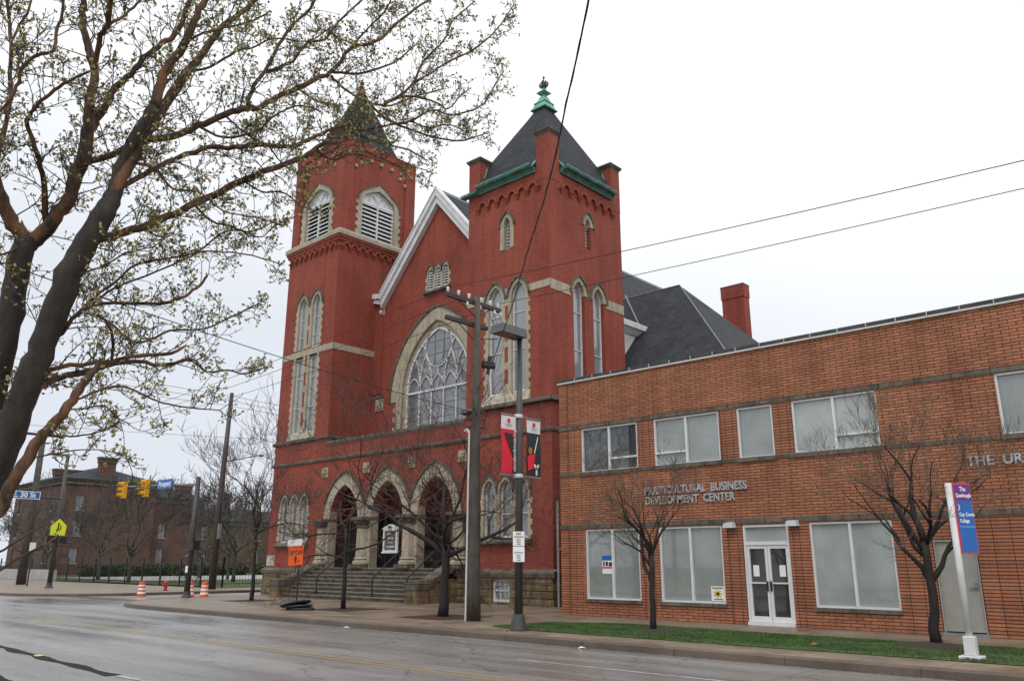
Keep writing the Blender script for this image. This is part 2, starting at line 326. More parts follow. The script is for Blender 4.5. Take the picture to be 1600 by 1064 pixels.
    def build(s,name,mat,parent=None,org=None,smooth=False,label=None,bevel=0):
        if parent is not None and name not in WHOLE and 1<len(s.g)<700:
            bs=s.boxes(.0 if name=='letter' else .06)
            if len(bs)>1:
                first=None
                for b in bs:
                    o=b.build(name,mat,parent,None,smooth,label,bevel); first=first or o
                return first
        if parent is not None: org=ORG[parent.name]
        org=org or (0,0,0)
        me=bpy.data.meshes.new(name); me.from_pydata([(x-org[0],y-org[1],z-org[2]) for x,y,z in s.v],[],s.f)
        me.materials.append(M[mat] if isinstance(mat,str) else mat)
        bm=bmesh.new(); bm.from_mesh(me); bmesh.ops.recalc_face_normals(bm,faces=bm.faces); bm.to_mesh(me); bm.free()
        if smooth:
            for p in me.polygons: p.use_smooth=True
        o=bpy.data.objects.new(name,me); COL.objects.link(o); ORG[o.name]=org
        if parent is not None: o.parent=parent
        else: o.location=org
        if label: o['label']=label
        if bevel:
            b=o.modifiers.new('bevel','BEVEL'); b.width=bevel; b.segments=2; b.limit_method='ANGLE'
        return o
def tag(o,label,cat,group=None):
    o['label']=label; o['category']=cat
    if group: o['group']=group
    return o
def thing(name,label,cat,loc,group=None):
    o=bpy.data.objects.new(name,None); COL.objects.link(o); o.location=loc; ORG[o.name]=tuple(loc); o.empty_display_size=.3
    return tag(o,label,cat,group)
def struct(o,kind='structure'): o['kind']=kind; return o
def dup(root,loc,label=None,group=None):
    def cp(o,par):
        c=o.copy(); COL.objects.link(c)
        if par is not None: c.parent=par
        for ch in o.children: cp(ch,c)
        return c
    r=cp(root,None); r.location=loc
    if label: r['label']=label
    if group: r['group']=group
    return r
def FX(Y0): return lambda u,v,w:(u,Y0+w,v)            # wall facing the street (-Y)
def FS(X0): return lambda u,v,w:(X0-w,u,v)            # wall facing +X
def FL(X0): return lambda u,v,w:(X0+w,u,v)            # wall facing -X
def FB(Y0): return lambda u,v,w:(u,Y0-w,v)
def arch(uc,ha,zs,rise,n=8):        # pointed arch, right springing to left springing
    if rise>=ha*.98:
        R=(ha*ha+rise*rise)/(2*ha); cx=R-ha; a1=math.atan2(rise,cx)
        right=[(uc-cx+R*math.cos(a1*i/n),zs+R*math.sin(a1*i/n)) for i in range(n+1)]
    else:                            # four-centred arch
        r=rise*.62; a1=R_(58); cx=ha-r
        right=[(uc+cx+r*math.cos(a1*i/(n-2)),zs+r*math.sin(a1*i/(n-2))) for i in range(n-1)]
        x,z=right[-1]; right+= [(uc+(x-uc)*.5,zs+(z-zs+(rise-(z-zs))*.56)),(uc,zs+rise)]
    left=[(2*uc-x,z) for x,z in reversed(right[:-1])]
    return right+left
def opening(uc,z0,ha,zs,rise,n=8): return [(uc+ha,z0)]+arch(uc,ha,zs,rise,n)+[(uc-ha,z0)]
def text_mesh(txt,size,depth=.0,bold=.0,align='CENTER',sx=1):
    cu=bpy.data.curves.new('t','FONT'); cu.body=txt; cu.size=size; cu.extrude=depth; cu.offset=bold; cu.align_x=align; cu.align_y='CENTER'; cu.resolution_u=3
    to=bpy.data.objects.new('t',cu); COL.objects.link(to); bpy.context.view_layer.update()
    dg=bpy.context.evaluated_depsgraph_get(); me=bpy.data.meshes.new_from_object(to.evaluated_get(dg)); bpy.data.objects.remove(to); bpy.data.curves.remove(cu)
    vs=[(v.co.x*sx,v.co.y,v.co.z) for v in me.vertices]; fs=[tuple(p.vertices) for p in me.polygons]; bpy.data.meshes.remove(me)
    return vs,fs
def put_text(mb,F,u,v,w,txt,size,depth=.004,bold=.0,align='CENTER',sx=1,rot=0):
    vs,fs=text_mesh(txt,size,depth,bold,align,sx); c,s_=math.cos(rot),math.sin(rot)
    par=list(range(len(vs)))
    def f(i):
        while par[i]!=i: par[i]=par[par[i]]; i=par[i]
        return i
    for t in fs:
        for k in t[1:]: par[f(t[0])]=f(k)
    key={}
    for i,(x,y,z) in enumerate(vs):
        k=(round(x,4),round(y,4),round(z,4)); 
        if k in key: par[f(i)]=f(key[k])
        else: key[k]=i
    G={}
    for t in fs: G.setdefault(f(t[0]),[]).append(t)
    for ts in G.values():
        ids=sorted({i for t in ts for i in t}); m={i:j for j,i in enumerate(ids)}
        mb.add([F(u+vs[i][0]*c-vs[i][1]*s_,v+vs[i][0]*s_+vs[i][1]*c,w-vs[i][2]) for i in ids],[tuple(m[i] for i in t) for t in ts])
    return mb
# ================= SETTING =================
def sheet(name,poly,z,mat,thick=0,kind='structure'):
    mb=MB(); F=lambda u,v,w:(u,v,z-w)
    if thick: mb.prism(F,poly,0,thick)
    else:
        tr=tessellate_polygon([[Vector((x,y,0)) for x,y in poly]]); mb.add([(x,y,z) for x,y in poly],tr)
    o=mb.build(name,mat); return struct(o,kind) if kind else o
sheet('ground',[(-600,-300),(400,-300),(400,700),(-600,700)],-.154-.25,'lawn')
sheet('road',[(-400,3),(200,3),(200,15.6),(-33,15.6),(-37.9,17.2),(-40.9,19.9),(-40.9,300),(-48.9,300),(-48.9,20.5),(-51,17.4),(-55,16.2),(-400,16.2)],-.15,'road',.2)
def rounded(cx,cy,r,a0,a1,n=8): return [(cx+r*math.cos(R_(a0+(a1-a0)*i/n)),cy+r*math.sin(R_(a0+(a1-a0)*i/n))) for i in range(n+1)]
cornerA=rounded(-35.4,20.9,5.45,180,270)
cornerB=rounded(-54.6,21.6,5.6,0,-90)
walkA=cornerA+[(120,15.45),(120,60),(-40.85,60)]
sheet('sidewalk',walkA,0,'walk',.3)
sheet('sidewalk',cornerB+[(-300,16.0),(-300,29.0),(-53.5,29.0),(-53.5,120),(-49.0,120)],0,'walk',.3)
sheet('sidewalk',[(-300,-8),(150,-8),(150,3.1),(-300,3.1)],-.0,'walk',.3)
# kerb stones: a real step with a slightly proud nose
def kerbline(pts,side,name='kerb'):
    mb=MB(); n=len(pts); off=[]
    for i in range(n):
        a=Vector(pts[max(i-1,0)]); b=Vector(pts[min(i+1,n-1)]); d=(b-a).normalized(); off.append(Vector((-d.y,d.x))*side)
    prof=[(-.012,-.2),(-.012,-.02),(.01,.006),(.17,.008),(.17,-.2)]
    P=[]
    for p,o in zip(pts,off):
        for w,z in prof: P.append((p[0]+o.x*w,p[1]+o.y*w,z))
    k=len(prof); mb.add(P,[(i*k+j,i*k+j+1,(i+1)*k+j+1,(i+1)*k+j) for i in range(n-1) for j in range(k-1)])
    return struct(mb.build(name,'kerb'))
kerbline([(-40.85,60)]+cornerA+[(-20,15.45),(0,15.45),(60,15.45)],1)
kerbline([(-49.0,120)]+cornerB+[(-120,16.0),(-250,16.0)],-1)
# lane markings
def line_strip(name,y0,y1,x0,x1,mat,z=-.146):
    mb=MB(); n=60; rnd=random.Random(3)
    P=[]; 
    for i in range(n+1):
        x=x0+(x1-x0)*i/n; j=rnd.uniform(-.015,.015); P+=[(x,y0+j,z),(x,y1+j,z)]
    mb.add(P,[(2*i,2*i+1,2*i+3,2*i+2) for i in range(n)]); return struct(mb.build(name,mat))
line_strip('centre_line',10.22,10.33,-40,60,'yel_line'); line_strip('centre_line',10.45,10.56,-40,60,'yel_line')
line_strip('lane_line',12.66,12.77,-11.5,60,'wht_line')
line_strip('stop_line',10.8,11.2,-43,-42.4,'wht_line')
# grass strip in front of the brick office
GP=[(-16.5,17.1),(-15.2,16.7),(-3,16.85),(40,16.9),(40,20.2),(-4,20.2),(-9.2,20.1),(-14.5,20.35),(-16.2,19.2)]
sheet('grass_strip',GP,.012,'lawn')
_r=random.Random(12); PATCH=[(_r.uniform(-16,2),_r.choice((_r.uniform(16.8,17.1),_r.uniform(17,20.4))),_r.uniform(.12,.42)) for _ in range(46)]
def blades(name,poly,n,h,z,label,seed=1,mat='blade'):
    rnd=random.Random(seed); xs=[p[0] for p in poly]; ys=[p[1] for p in poly]; mb=MB(); V=[];F_=[]
    def inside(x,y):
        c=False; j=len(poly)-1
        for i in range(len(poly)):
            xi,yi=poly[i]; xj,yj=poly[j]
            if (yi>y)!=(yj>y) and x<(xj-xi)*(y-yi)/(yj-yi)+xi: c=not c
            j=i
        return c
    k=0
    while k<n:
        x=rnd.uniform(min(xs),min(max(xs),6)); y=rnd.uniform(min(ys),max(ys))
        if not inside(x,y): continue
        if any((x-a)**2+(y-b)**2<r*r*rnd.uniform(.5,1.2) for a,b,r in ((-12.16,18.6,.7),(-5.71,19.3,.9))): k+=1; continue
        if any((x-a_)**2/4+(y-b_)**2<r_*r_ for a_,b_,r_ in PATCH) and rnd.random()<.72: k+=1; continue
        a=rnd.uniform(0,2*PI); hh=h*rnd.uniform(.4,1.4); w=rnd.uniform(.005,.010); dx,dy=math.cos(a)*w,math.sin(a)*w; tx,ty=rnd.gauss(0,hh*.4),rnd.gauss(0,hh*.4)
        o=len(V); V+=[(x-dx,y-dy,z),(x+dx,y+dy,z),(x+tx,y+ty,z+hh)]; F_.append((o,o+1,o+2)); k+=1
    mb.add(V,F_); o=mb.build(name,mat); o['kind']='stuff'; o['label']=label; o['category']='grass'; return o
blades('grass',[(max(x,-16.4),y) for x,y in GP],110000,.03,.012,'short wet green grass in the strip between kerb and sidewalk')
# tree pits
def pit(cx,cy,s_,mat='pit',name='tree_pit'):
    mb=MB(); mb.add([(cx-s_,cy-s_,.005),(cx+s_,cy-s_,.005),(cx+s_,cy+s_,.005),(cx-s_,cy+s_,.005)],[(0,1,2,3)]); return struct(mb.build(name,mat))
pit(-20.3,18.9,1.15); pit(-26.2,19.4,1.1); pit(-35.3,20.6,1.0,'soil')
for cx,cy,r in ((-12.16,18.6,.62),(-5.71,19.5,.8)):
    mb=MB(); mb.lathe([(r,.0),(r*.6,.035),(.1,.06)],(cx,cy,.014),18); struct(mb.build('soil_mound','soil'))
# far block: lawn, driveway, hedges
sheet('lawn',[(-300,30.2),(-56,30.2),(-56,120),(-300,120)],.02,'lawn')
sheet('driveway',[(-79,34),(-103,34),(-103,110),(-79,110)],.03,'concrete')
sheet('lawn',[(-56,29),(-53.5,29),(-53.5,120),(-56,120)],.012,'lawn')
# joints / hatch plates in the pavement by the corner
for x,y in ((-31.6,17.9),(-29.9,17.6),(-34.2,18.7)):
    mb=MB(); mb.box(x-.45,x+.45,y-.35,y+.35,-.02,.006); struct(mb.build('pavement_hatch','grey_metal'))

# ================= CHURCH =================
YF=26.26; YG=29.29; YB=31.93; ZF=1.45
LX0,LX1=-43.43,-38.15; RX0,RX1=-27.05,-21.80; CX=-32.6
church=thing('church_building','large red brick Gothic church with two square towers, central gable and triple arched porch','church',(-32.6,30,0))
def teeth(mb,F,ue,z0,z1,side,step=.44,w=.1,wf=-.03,h=.24):
    z=z0+.1
    while z+h<z1: mb.fbox(F,ue,ue+side*w,z,z+h,wf,.01); z+=step
def lancet(F,uc,z0,zs,ha,rise,hr=.62,rr=None,parent=None,name='lancet_window',rec=.24,teeth_sides=(1,1),hood=True,full=True,bars=(),louvre=False,glassmat='glass_lancet',frame_w=.05,sill=True):
    """returns opening outline; builds frame > glass, stone_surround"""
    rr=rr or (rise+(hr-ha)*1.15)
    fr=MB(); inn=opening(uc,z0,ha,zs,rise); o2=opening(uc,z0+.0,ha-frame_w,zs,rise-frame_w)
    fr.ring(F,o2,inn,rec-.05,rec+.02,rec-.05); fr.fbox(F,uc-ha,uc+ha,z0,z0+.09,rec-.08,rec)
    for z in bars: fr.fbox(F,uc-ha,uc+ha,z-.018,z+.018,rec-.035,rec)
    if louvre:
        z=z0+.1
        while z<zs+rise*.55:
            fr.add([F(uc-ha,z,rec-.10),F(uc+ha,z,rec-.10),F(uc+ha,z+.09,rec+.0),F(uc-ha,z+.09,rec+.0)],[(0,1,2,3)]); fr.fbox(F,uc-ha,uc+ha,z-.015,z+.02,rec-.115,rec-.10); z+=.17
    f=fr.build(name,'white',parent)
    g=MB(); out=opening(uc,z0,ha,zs,rise); tr=tessellate_polygon([[Vector((u,v,0)) for u,v in out]]); g.add([F(u,v,rec+.01) for u,v in out],tr); g.build('glass','black' if louvre else glassmat,f)
    st=MB()
    if full:
        st.ring(F,opening(uc,z0,ha,zs,rise),opening(uc,z0,hr,zs,rr),-.03,rec)
        if teeth_sides[0]: teeth(st,F,uc-hr,z0,zs,-1)
        if teeth_sides[1]: teeth(st,F,uc+hr,z0,zs,1)
    else: st.ring(F,arch(uc,ha,zs,rise),arch(uc,hr,zs,rr),-.03,rec)
    st.build('stone_surround','stone',f)
    if hood:
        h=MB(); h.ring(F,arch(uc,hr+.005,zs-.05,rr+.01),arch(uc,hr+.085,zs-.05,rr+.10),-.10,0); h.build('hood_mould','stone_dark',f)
    return opening(uc,z0,ha+.03,zs,rise+.03)

def corbel_table(F,u0,u1,zc,n,name='corbel_table',top=.55,flip=1):
    mb=MB(); p=(u1-u0)/(n-1)
    for i in range(n):
        u=u0+p*i; P=[F(u-.13,zc+.17,0),F(u+.13,zc+.17,0),F(u+.13,zc+.17,-.13),F(u-.13,zc+.17,-.13),F(u-.03,zc-.05,0),F(u+.03,zc-.05,0),F(u+.03,zc-.05,-.03),F(u-.03,zc-.05,-.03)]
        mb.add(P,[(0,1,2,3),(4,7,6,5),(0,4,5,1),(1,5,6,2),(2,6,7,3),(3,7,4,0)]); mb.fbox(F,u-.15,u+.15,zc+.17,zc+.22,-.15,0)
        if i<n-1:
            c=u+p/2; inn=arch(c,p/2-.12,zc+.22,p/2-.1); out=arch(c,p/2,zc+.22,p/2+.02); mb.ring(F,inn,out,-.11,0)
    return mb.build(name,'red_brick',church)
# ---- wall planes ----
def rect(u0,u1,v0,v1): return [(u0,v0),(u1,v0),(u1,v1),(u0,v1)]
FF=FX(YF); FG=FX(YG); FR=FS(RX1); FLS=FS(LX1)
porch_holes=[]; PB=[(-36.2,),(-32.6,),(-29.0,)]
# right tower
rc=(RX0+RX1)/2; rcy=(YF+YB)/2
h1=[lancet(FF,rc+s*.73,9.05,13.6,.43,.66,rec=.16,parent=church,bars=(11.05,12.82),teeth_sides=(s<0,s>0)) for s in (-1,1)]
h2=[lancet(FF,rc,16.05,17.25,.2,.42,.43,parent=church,louvre=True,teeth_sides=(0,0),name='louvred_window',rec=.3)]
# triple window right, ground storey
def triple(cx,z0,zs,parent,F=FF,sp=.98,ha=.34,rise=.5,hr=.48,bars=True,louvre=False,name='triple_window',rec=.17,sill_h=.28):
    H=[]; fr=MB(); g=MB(); st=MB(); hd=MB()
    for i in (-1,0,1):
        uc=cx+i*sp; fr.ring(F,opening(uc,z0,ha-.04,zs,rise-.04),opening(uc,z0,ha,zs,rise),rec-.05,rec+.02,rec-.05); fr.fbox(F,uc-ha,uc+ha,z0,z0+.1,rec-.1,rec)
        if louvre:
            z=z0+.1
            while z<zs+rise*.5: fr.fbox(F,uc-ha,uc+ha,z-.02,z+.03,rec-.1,rec-.04); z+=.16
        else:
            fr.fbox(F,uc-ha,uc+ha,z0+1.02,z0+1.06,rec-.03,rec)
        out=opening(uc,z0,ha,zs,rise); g.add([F(u,v,rec+.01) for u,v in out],tessellate_polygon([[Vector((u,v,0)) for u,v in out]]))
        ho=sp/2-.002
        st.ring(F,opening(uc,z0,ha,zs,rise),opening(uc,z0,ho,zs,rise+.2),-.03,rec)
        hd.ring(F,arch(uc,ho-.005,zs-.02,rise+.21),arch(uc,ho+.05,zs-.02,rise+.29),-.09,0)
        H.append(opening(uc,z0,ha+.03,zs,rise+.03))
    e=cx+1.5*sp; teeth(st,F,e,z0,zs,1); teeth(st,F,2*cx-e,z0,zs,-1)
    # merge into one stone panel
    f=fr.build(name,'white',parent); g.build('glass','black' if louvre else 'glass_church',f); st.build('stone_surround','stone',f); hd.build('hood_mould','stone_dark',f)
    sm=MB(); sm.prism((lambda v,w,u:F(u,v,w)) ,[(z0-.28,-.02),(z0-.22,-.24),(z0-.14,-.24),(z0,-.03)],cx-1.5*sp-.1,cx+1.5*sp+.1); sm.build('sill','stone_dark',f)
    return H
hR3=triple(-24.48,2.72,4.72,church)
hL3=triple(-40.98,2.78,4.85,church)
bw=MB(); BWX=(-25.12,-24.08)
# main front wall: towers + porch storey, one plane
def arch_hole(c): return opening(c,ZF+.0,1.27,3.85,1.9,10)
front_low=MB()
# lower storey (z 1.38 - 8.2) full width, porch arches cut
holes=[arch_hole(c) for c in (-36.2,-32.6,-29.0)]+hR3+hL3
front_low.wall(FF,rect(LX0,RX1,1.38,8.2),holes,.42)
front_low.build('porch_wall','red_brick',church)
rt=MB()
rt.wall(FF,rect(RX0,RX1,8.2,19.55),h1+h2,.32)
# side face of right tower
sh=[lancet(FR,rcy+s*.75,7.6,13.7,.40,.64,.62,parent=church,bars=(11.05,12.85),full=False,glassmat='glass_lancet',rec=.22) for s in (-1,1)]
sh+=[lancet(FR,rcy+.05,16.15,17.35,.2,.42,.43,parent=church,louvre=True,full=False,name='louvred_window',rec=.3)]
rt.wall(FR,rect(YF,YB,0.0,19.55),sh,.34)
rt.wall(FL(RX0),rect(YF,YB,8.2,19.55),[],0); rt.wall(FB(YB),rect(RX0,RX1,0,19.55),[],0)
rt.build('tower_wall','red_brick',church)
# pinnacle piers and roof of right tower
piers=[(RX0,YF),(RX1-.74,YF),(RX0,YB-.74),(RX1-.74,YB-.74)]
for x,y in piers:
    p=MB(); p.box(x-.012,x+.752,y-.012,y+.752,18.9,21.28); po=p.build('pinnacle','red_brick',church)
    c=MB(); c.frustum(x-.01,x+.75,y-.01,y+.75,21.26,x-.12,x+.86,y-.12,y+.86,21.42); c.box(x-.13,x+.87,y-.13,y+.87,21.42,21.5); c.frustum(x-.13,x+.87,y-.13,y+.87,21.5,x+.3,x+.44,y+.3,y+.44,21.76); c.build('cap','stone_dark',po)
def hip_roof(x0,x1,y0,y1,z0,zap,capz,flare=.45,cx=None,cy=None,name='tower_roof',mat='slate',prof=None):
    mb=MB(); cx=(x0+x1)/2 if cx is None else cx; cy=(y0+y1)/2; hx=(x1-x0)/2; hy=(y1-y0)/2
    ks=[(1.0+flare/hx,z0),(1.0,z0+.34),(.90,z0+.34+(zap-z0)*.105)]
    zs0=ks[-1][1]
    for t in (.25,.5,.75,1): ks.append((.90*(1-t)+.0*t,zs0+(zap-zs0)*t))
    if prof: ks=prof
    rings=[]
    P=[]
    for k,z in ks:
        k=max(k,.015); P+=[(cx-hx*k,cy-hy*k,z),(cx+hx*k,cy-hy*k,z),(cx+hx*k,cy+hy*k,z),(cx-hx*k,cy+hy*k,z)]
    n=len(ks); mb.add(P,[(4*j+i,4*j+(i+1)%4,4*(j+1)+(i+1)%4,4*(j+1)+i) for j in range(n-1) for i in range(4)]+[(3,2,1,0)])
    return mb.build(name,mat,church)
rtr=hip_roof(RX0,RX1,YF,YB,19.62,25.25,25,-.06)
# gutters between the piers
def gutter(F,u0,u1,z):
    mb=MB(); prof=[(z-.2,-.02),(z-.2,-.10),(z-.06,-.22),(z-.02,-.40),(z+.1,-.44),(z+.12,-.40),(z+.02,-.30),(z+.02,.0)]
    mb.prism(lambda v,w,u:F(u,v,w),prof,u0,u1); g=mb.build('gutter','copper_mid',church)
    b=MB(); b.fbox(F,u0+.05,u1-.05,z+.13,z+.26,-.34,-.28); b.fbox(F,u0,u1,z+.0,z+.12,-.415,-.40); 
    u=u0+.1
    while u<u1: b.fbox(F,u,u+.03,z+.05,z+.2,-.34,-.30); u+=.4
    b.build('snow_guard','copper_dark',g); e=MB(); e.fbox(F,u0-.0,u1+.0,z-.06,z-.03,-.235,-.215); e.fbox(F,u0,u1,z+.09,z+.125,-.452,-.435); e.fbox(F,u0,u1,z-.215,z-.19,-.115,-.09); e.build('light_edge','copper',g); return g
gutter(FF,RX0+.80,RX1-.80,19.62); gutter(FR,YF+.80,YB-.80,19.62)
mb=MB(); mb.fbox(FF,RX0-.28,RX0+.78,19.42,19.55,-.36,-.02); mb.build('gutter','copper_mid',church)
# curved copper flashing beside the piers
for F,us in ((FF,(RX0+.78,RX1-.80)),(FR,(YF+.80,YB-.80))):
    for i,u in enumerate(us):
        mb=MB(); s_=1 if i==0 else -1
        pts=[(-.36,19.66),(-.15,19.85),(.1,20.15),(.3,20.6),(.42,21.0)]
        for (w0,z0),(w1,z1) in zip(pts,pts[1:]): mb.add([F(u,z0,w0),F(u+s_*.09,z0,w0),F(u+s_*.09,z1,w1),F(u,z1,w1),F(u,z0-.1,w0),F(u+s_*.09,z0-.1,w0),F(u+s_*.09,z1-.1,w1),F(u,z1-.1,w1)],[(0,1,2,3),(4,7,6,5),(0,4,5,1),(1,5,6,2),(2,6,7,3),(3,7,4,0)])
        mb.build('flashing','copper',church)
corbel_table(FF,-26.34,-22.43,18.42,7); corbel_table(FR,27.14,31.2,18.42,7)
# finial
def finial(cx,cy,z,mat,s_=1.0,leaf=True):
    mb=MB(); sq=lambda r0,z0,r1,z1: mb.frustum(cx-r0*s_,cx+r0*s_,cy-r0*s_,cy+r0*s_,z+z0*s_,cx-r1*s_,cx+r1*s_,cy-r1*s_,cy+r1*s_,z+z1*s_)
    sq(.52,-.42,.50,-.34); sq(.46,-.34,.34,-.02); sq(.40,-.02,.38,.04); sq(.32,.04,.16,.42); sq(.12,.42,.11,.56); sq(.16,.56,.30,.66); sq(.30,.66,.12,.84); sq(.07,.84,.06,1.0)
    f=mb.build('finial',mat,church)
    l=MB()
    for k in range(4):
        a=k*PI/2+.3; dx,dy=math.cos(a),math.sin(a); c=z+1.0*s_
        for h0,h1,r0 in ((0,.34,.24),(.1,.45,.12)):
            l.tube([(cx,cy,c+h0*s_),(cx+dx*r0*.7*s_,cy+dy*r0*.7*s_,c+(h0+.06)*s_),(cx+dx*r0*s_,cy+dy*r0*s_,c+(h0+h1)*.6*s_),(cx+dx*r0*.8*s_,cy+dy*r0*.8*s_,c+h1*s_)],[.05*s_,.07*s_,.06*s_,.015*s_],6)
    l.tube([(cx,cy,z+.9*s_),(cx,cy,z+1.6*s_)],.03*s_,6); l.lathe([(.01,-.07),(.06,-.03),(.07,.02),(.01,.09)],(cx,cy,z+1.62*s_),8); l.build('leaf_crocket','copper_dark' if mat=='copper' else mat,f)
finial(rc,rcy,25.05,'copper')
# left tower
lc=(LX0+LX1)/2; lcy=(YF+32.0)/2; LYB=32.0
h3=[lancet(FF,lc+s*.71,14.05,16.75,.41,.64,parent=church,bars=(14.87,15.98),teeth_sides=(s<0,s>0),rec=.18) for s in (-1,1)]
h4=[]
for s in (-1,1):
    ls=MB(); u=lc+s*.71; 
    fr=MB(); fr.ring(FF,[(u+.36,8.95),(u+.36,13.5),(u-.36,13.5),(u-.36,8.95)],[(u+.41,8.95),(u+.41,13.55),(u-.41,13.55),(u-.41,8.95)],.13,.2,.13); fr.fbox(FF,u-.41,u+.41,8.95,9.05,.1,.18)
    for z in (10.5,12.3): fr.fbox(FF,u-.41,u+.41,z-.018,z+.018,.14,.18)
    f=fr.build('lancet_window','white',church); g=MB(); g.fbox(FF,u-.41,u+.41,8.95,13.55,.19,.21); g.build('glass','glass_lancet',f)
    st=MB(); st.ring(FF,[(u+.41,8.95),(u+.41,13.62),(u-.41,13.62),(u-.41,8.95)],[(u+.6,8.95),(u+.6,13.63),(u-.6,13.63),(u-.6,8.95)],-.03,.28); teeth(st,FF,u+s*.6,8.95,13.5,s); st.build('stone_surround','stone',f)
    h4.append([(u+.44,8.95),(u+.44,13.6),(u-.44,13.6),(u-.44,8.95)])
lt=MB(); lt.wall(FF,rect(LX0,LX1,8.2,20.75),h3+h4,.32); lt.wall(FLS,rect(YF,YG+3,8.2,20.75),[],0); lt.wall(FL(LX0),rect(YF,LYB,0,20.75),[],0); lt.wall(FB(LYB),rect(LX0,LX1,0,20.75),[],0)
lt.build('tower_wall','red_brick',church)
# belfry stage: recessed panels between corner pilasters
bf=MB(); BZ0,BZ1=21.1,27.4; PR=.09
def belf_hole(c): return opening(c,BZ0,1.32,23.55,1.05)
holeF=[belf_hole(lc)]; holeS=[belf_hole(lcy)]
bf.wall(FX(YF+PR),rect(LX0+.8,LX1-.8,BZ0,BZ1-.5),holeF,.5); bf.wall(FS(LX1-PR),rect(YF+.8,LYB-.8,BZ0,BZ1-.5),holeS,.5)
for x0,x1,y0,y1 in ((LX0,LX0+.8,YF,YF+.8),(LX1-.8,LX1,YF,YF+.8),(LX0,LX0+.8,LYB-.8,LYB),(LX1-.8,LX1,LYB-.8,LYB)): bf.box(x0,x1,y0,y1,BZ0,BZ1)
bf.box(LX0+.01,LX0+.1,YF+.8,LYB-.8,BZ0,BZ1-.01); bf.box(LX0+.8,LX1-.8,LYB-.1,LYB-.01,BZ0,BZ1-.01)
bf.box(LX0+.8,LX1-.8,YF+.02,YF+.3,BZ1-.5,BZ1-.01); bf.box(LX1-.3,LX1-.02,YF+.8,LYB-.8,BZ1-.5,BZ1-.01)
bf.build('belfry_wall','red_brick',church)
for F,c in ((FX(YF+PR),lc),(FS(LX1-PR),lcy)):
    rec=.22; fr=MB(); ha=1.27
    fr.ring(F,opening(c,BZ0,ha-.07,23.5,.92),opening(c,BZ0,ha,23.5,.99),rec-.1,rec+.02,rec-.1); fr.fbox(F,c-.04,c+.04,BZ0,23.55,rec-.16,rec-.02); fr.fbox(F,c-ha,c+ha,23.45,23.58,rec-.14,rec)
    z=BZ0+.08
    while z<23.4:
        P=[F(c-ha,z,rec-.14),F(c+ha,z,rec-.14),F(c+ha,z+.19,rec+.02),F(c-ha,z+.19,rec+.02),F(c-ha,z+.05,rec-.14),F(c+ha,z+.05,rec-.14),F(c+ha,z+.22,rec+.02),F(c-ha,z+.22,rec+.02)]
        fr.add(P,[(0,1,2,3),(7,6,5,4),(0,4,5,1),(3,2,6,7),(0,3,7,4),(1,5,6,2)]); z+=.27
    f=fr.build('belfry_louvre','white',church)
    t=MB(); out=[(c+ha,23.5)]+arch(c,ha,23.5,.99)+[(c-ha,23.5)]; t.add([F(u,v,rec-.02) for u,v in out],tessellate_polygon([[Vector((u,v,0)) for u,v in out]]))
    for s in (-1,1):
        t.bar(F,[(c,23.5)]+[(c+s*ha*.5*(1-math.cos(a)),23.5+.72*math.sin(a)) for a in (.3,.6,.9,1.2,1.5)],.05,rec-.09,rec-.03); t.bar(F,[(c+s*.6,23.55),(c+s*.6,24.2)],.04,rec-.09,rec-.03); t.bar(F,[(c+s*ha,23.55),(c+s*.85,23.95),(c+s*.6,24.18)],.045,rec-.09,rec-.03)
    t.build('tracery_panel','white',f)
    b=MB(); b.fbox(F,c-ha,c+ha,BZ0,23.5,rec+.05,rec+.07); b.build('dark_opening','black',f)
    s_=MB(); s_.ring(F,opening(c,BZ0,ha+.02,23.5,1.02),opening(c,BZ0,1.62,23.5,1.46),-.05,rec); teeth(s_,F,c+1.62,BZ0,23.6,1,.5,.13,-.05,.26); teeth(s_,F,c-1.62,BZ0,23.6,-1,.5,.13,-.05,.26); s_.build('stone_surround','stone',f)
    h=MB(); h.ring(F,arch(c,1.625,23.4,1.53),arch(c,1.70,23.4,1.61),-.1,0); h.build('hood_mould','stone_dark',f)
# cornice of belfry
def belt(x0,x1,y0,y1,prof,name,mat,faces='FSL'):
    """moulding profile (out,z) swept round a rectangle (mitred)"""
    mb=MB(); P=[]
    for o,z in prof: P+=[(x0-o,y0-o,z),(x1+o,y0-o,z),(x1+o,y1+o,z),(x0-o,y1+o,z)]
    n=len(prof); mb.add(P,[(4*j+i,4*j+(i+1)%4,4*(j+1)+(i+1)%4,4*(j+1)+i) for j in range(n-1) for i in range(4)]+[(0,1,2,3)][:1]+[(4*(n-1),4*(n-1)+1,4*(n-1)+2,4*(n-1)+3)])
    return mb.build(name,mat,church)
belt(LX0,LX1,YF,LYB,[(.22,20.70),(.24,20.72),(.24,20.96),(.08,21.12),(.02,21.14)],'cornice','stone')
belt(LX0,LX1,YF,LYB,[(.02,20.30),(.10,20.38),(.12,20.5),(.18,20.56),(.18,20.69)],'brick_moulding','red_brick')
corbel_table(FF,LX0+.2,LX1-.2,19.82,10); corbel_table(FLS,YF+.2,LYB-.2,19.82,10)
hip_roof(LX0,LX1,YF,LYB,27.35,32.9,32.5,.12,prof=[(1.0,27.3),(.90,27.42),(.78,27.62),(.68,27.95),(.60,28.45),(.50,29.3),(.40,30.2),(.28,31.1),(.15,32.1),(.06,32.8)])
finial(lc,lcy,32.75,'tan',.6)
mb=MB()
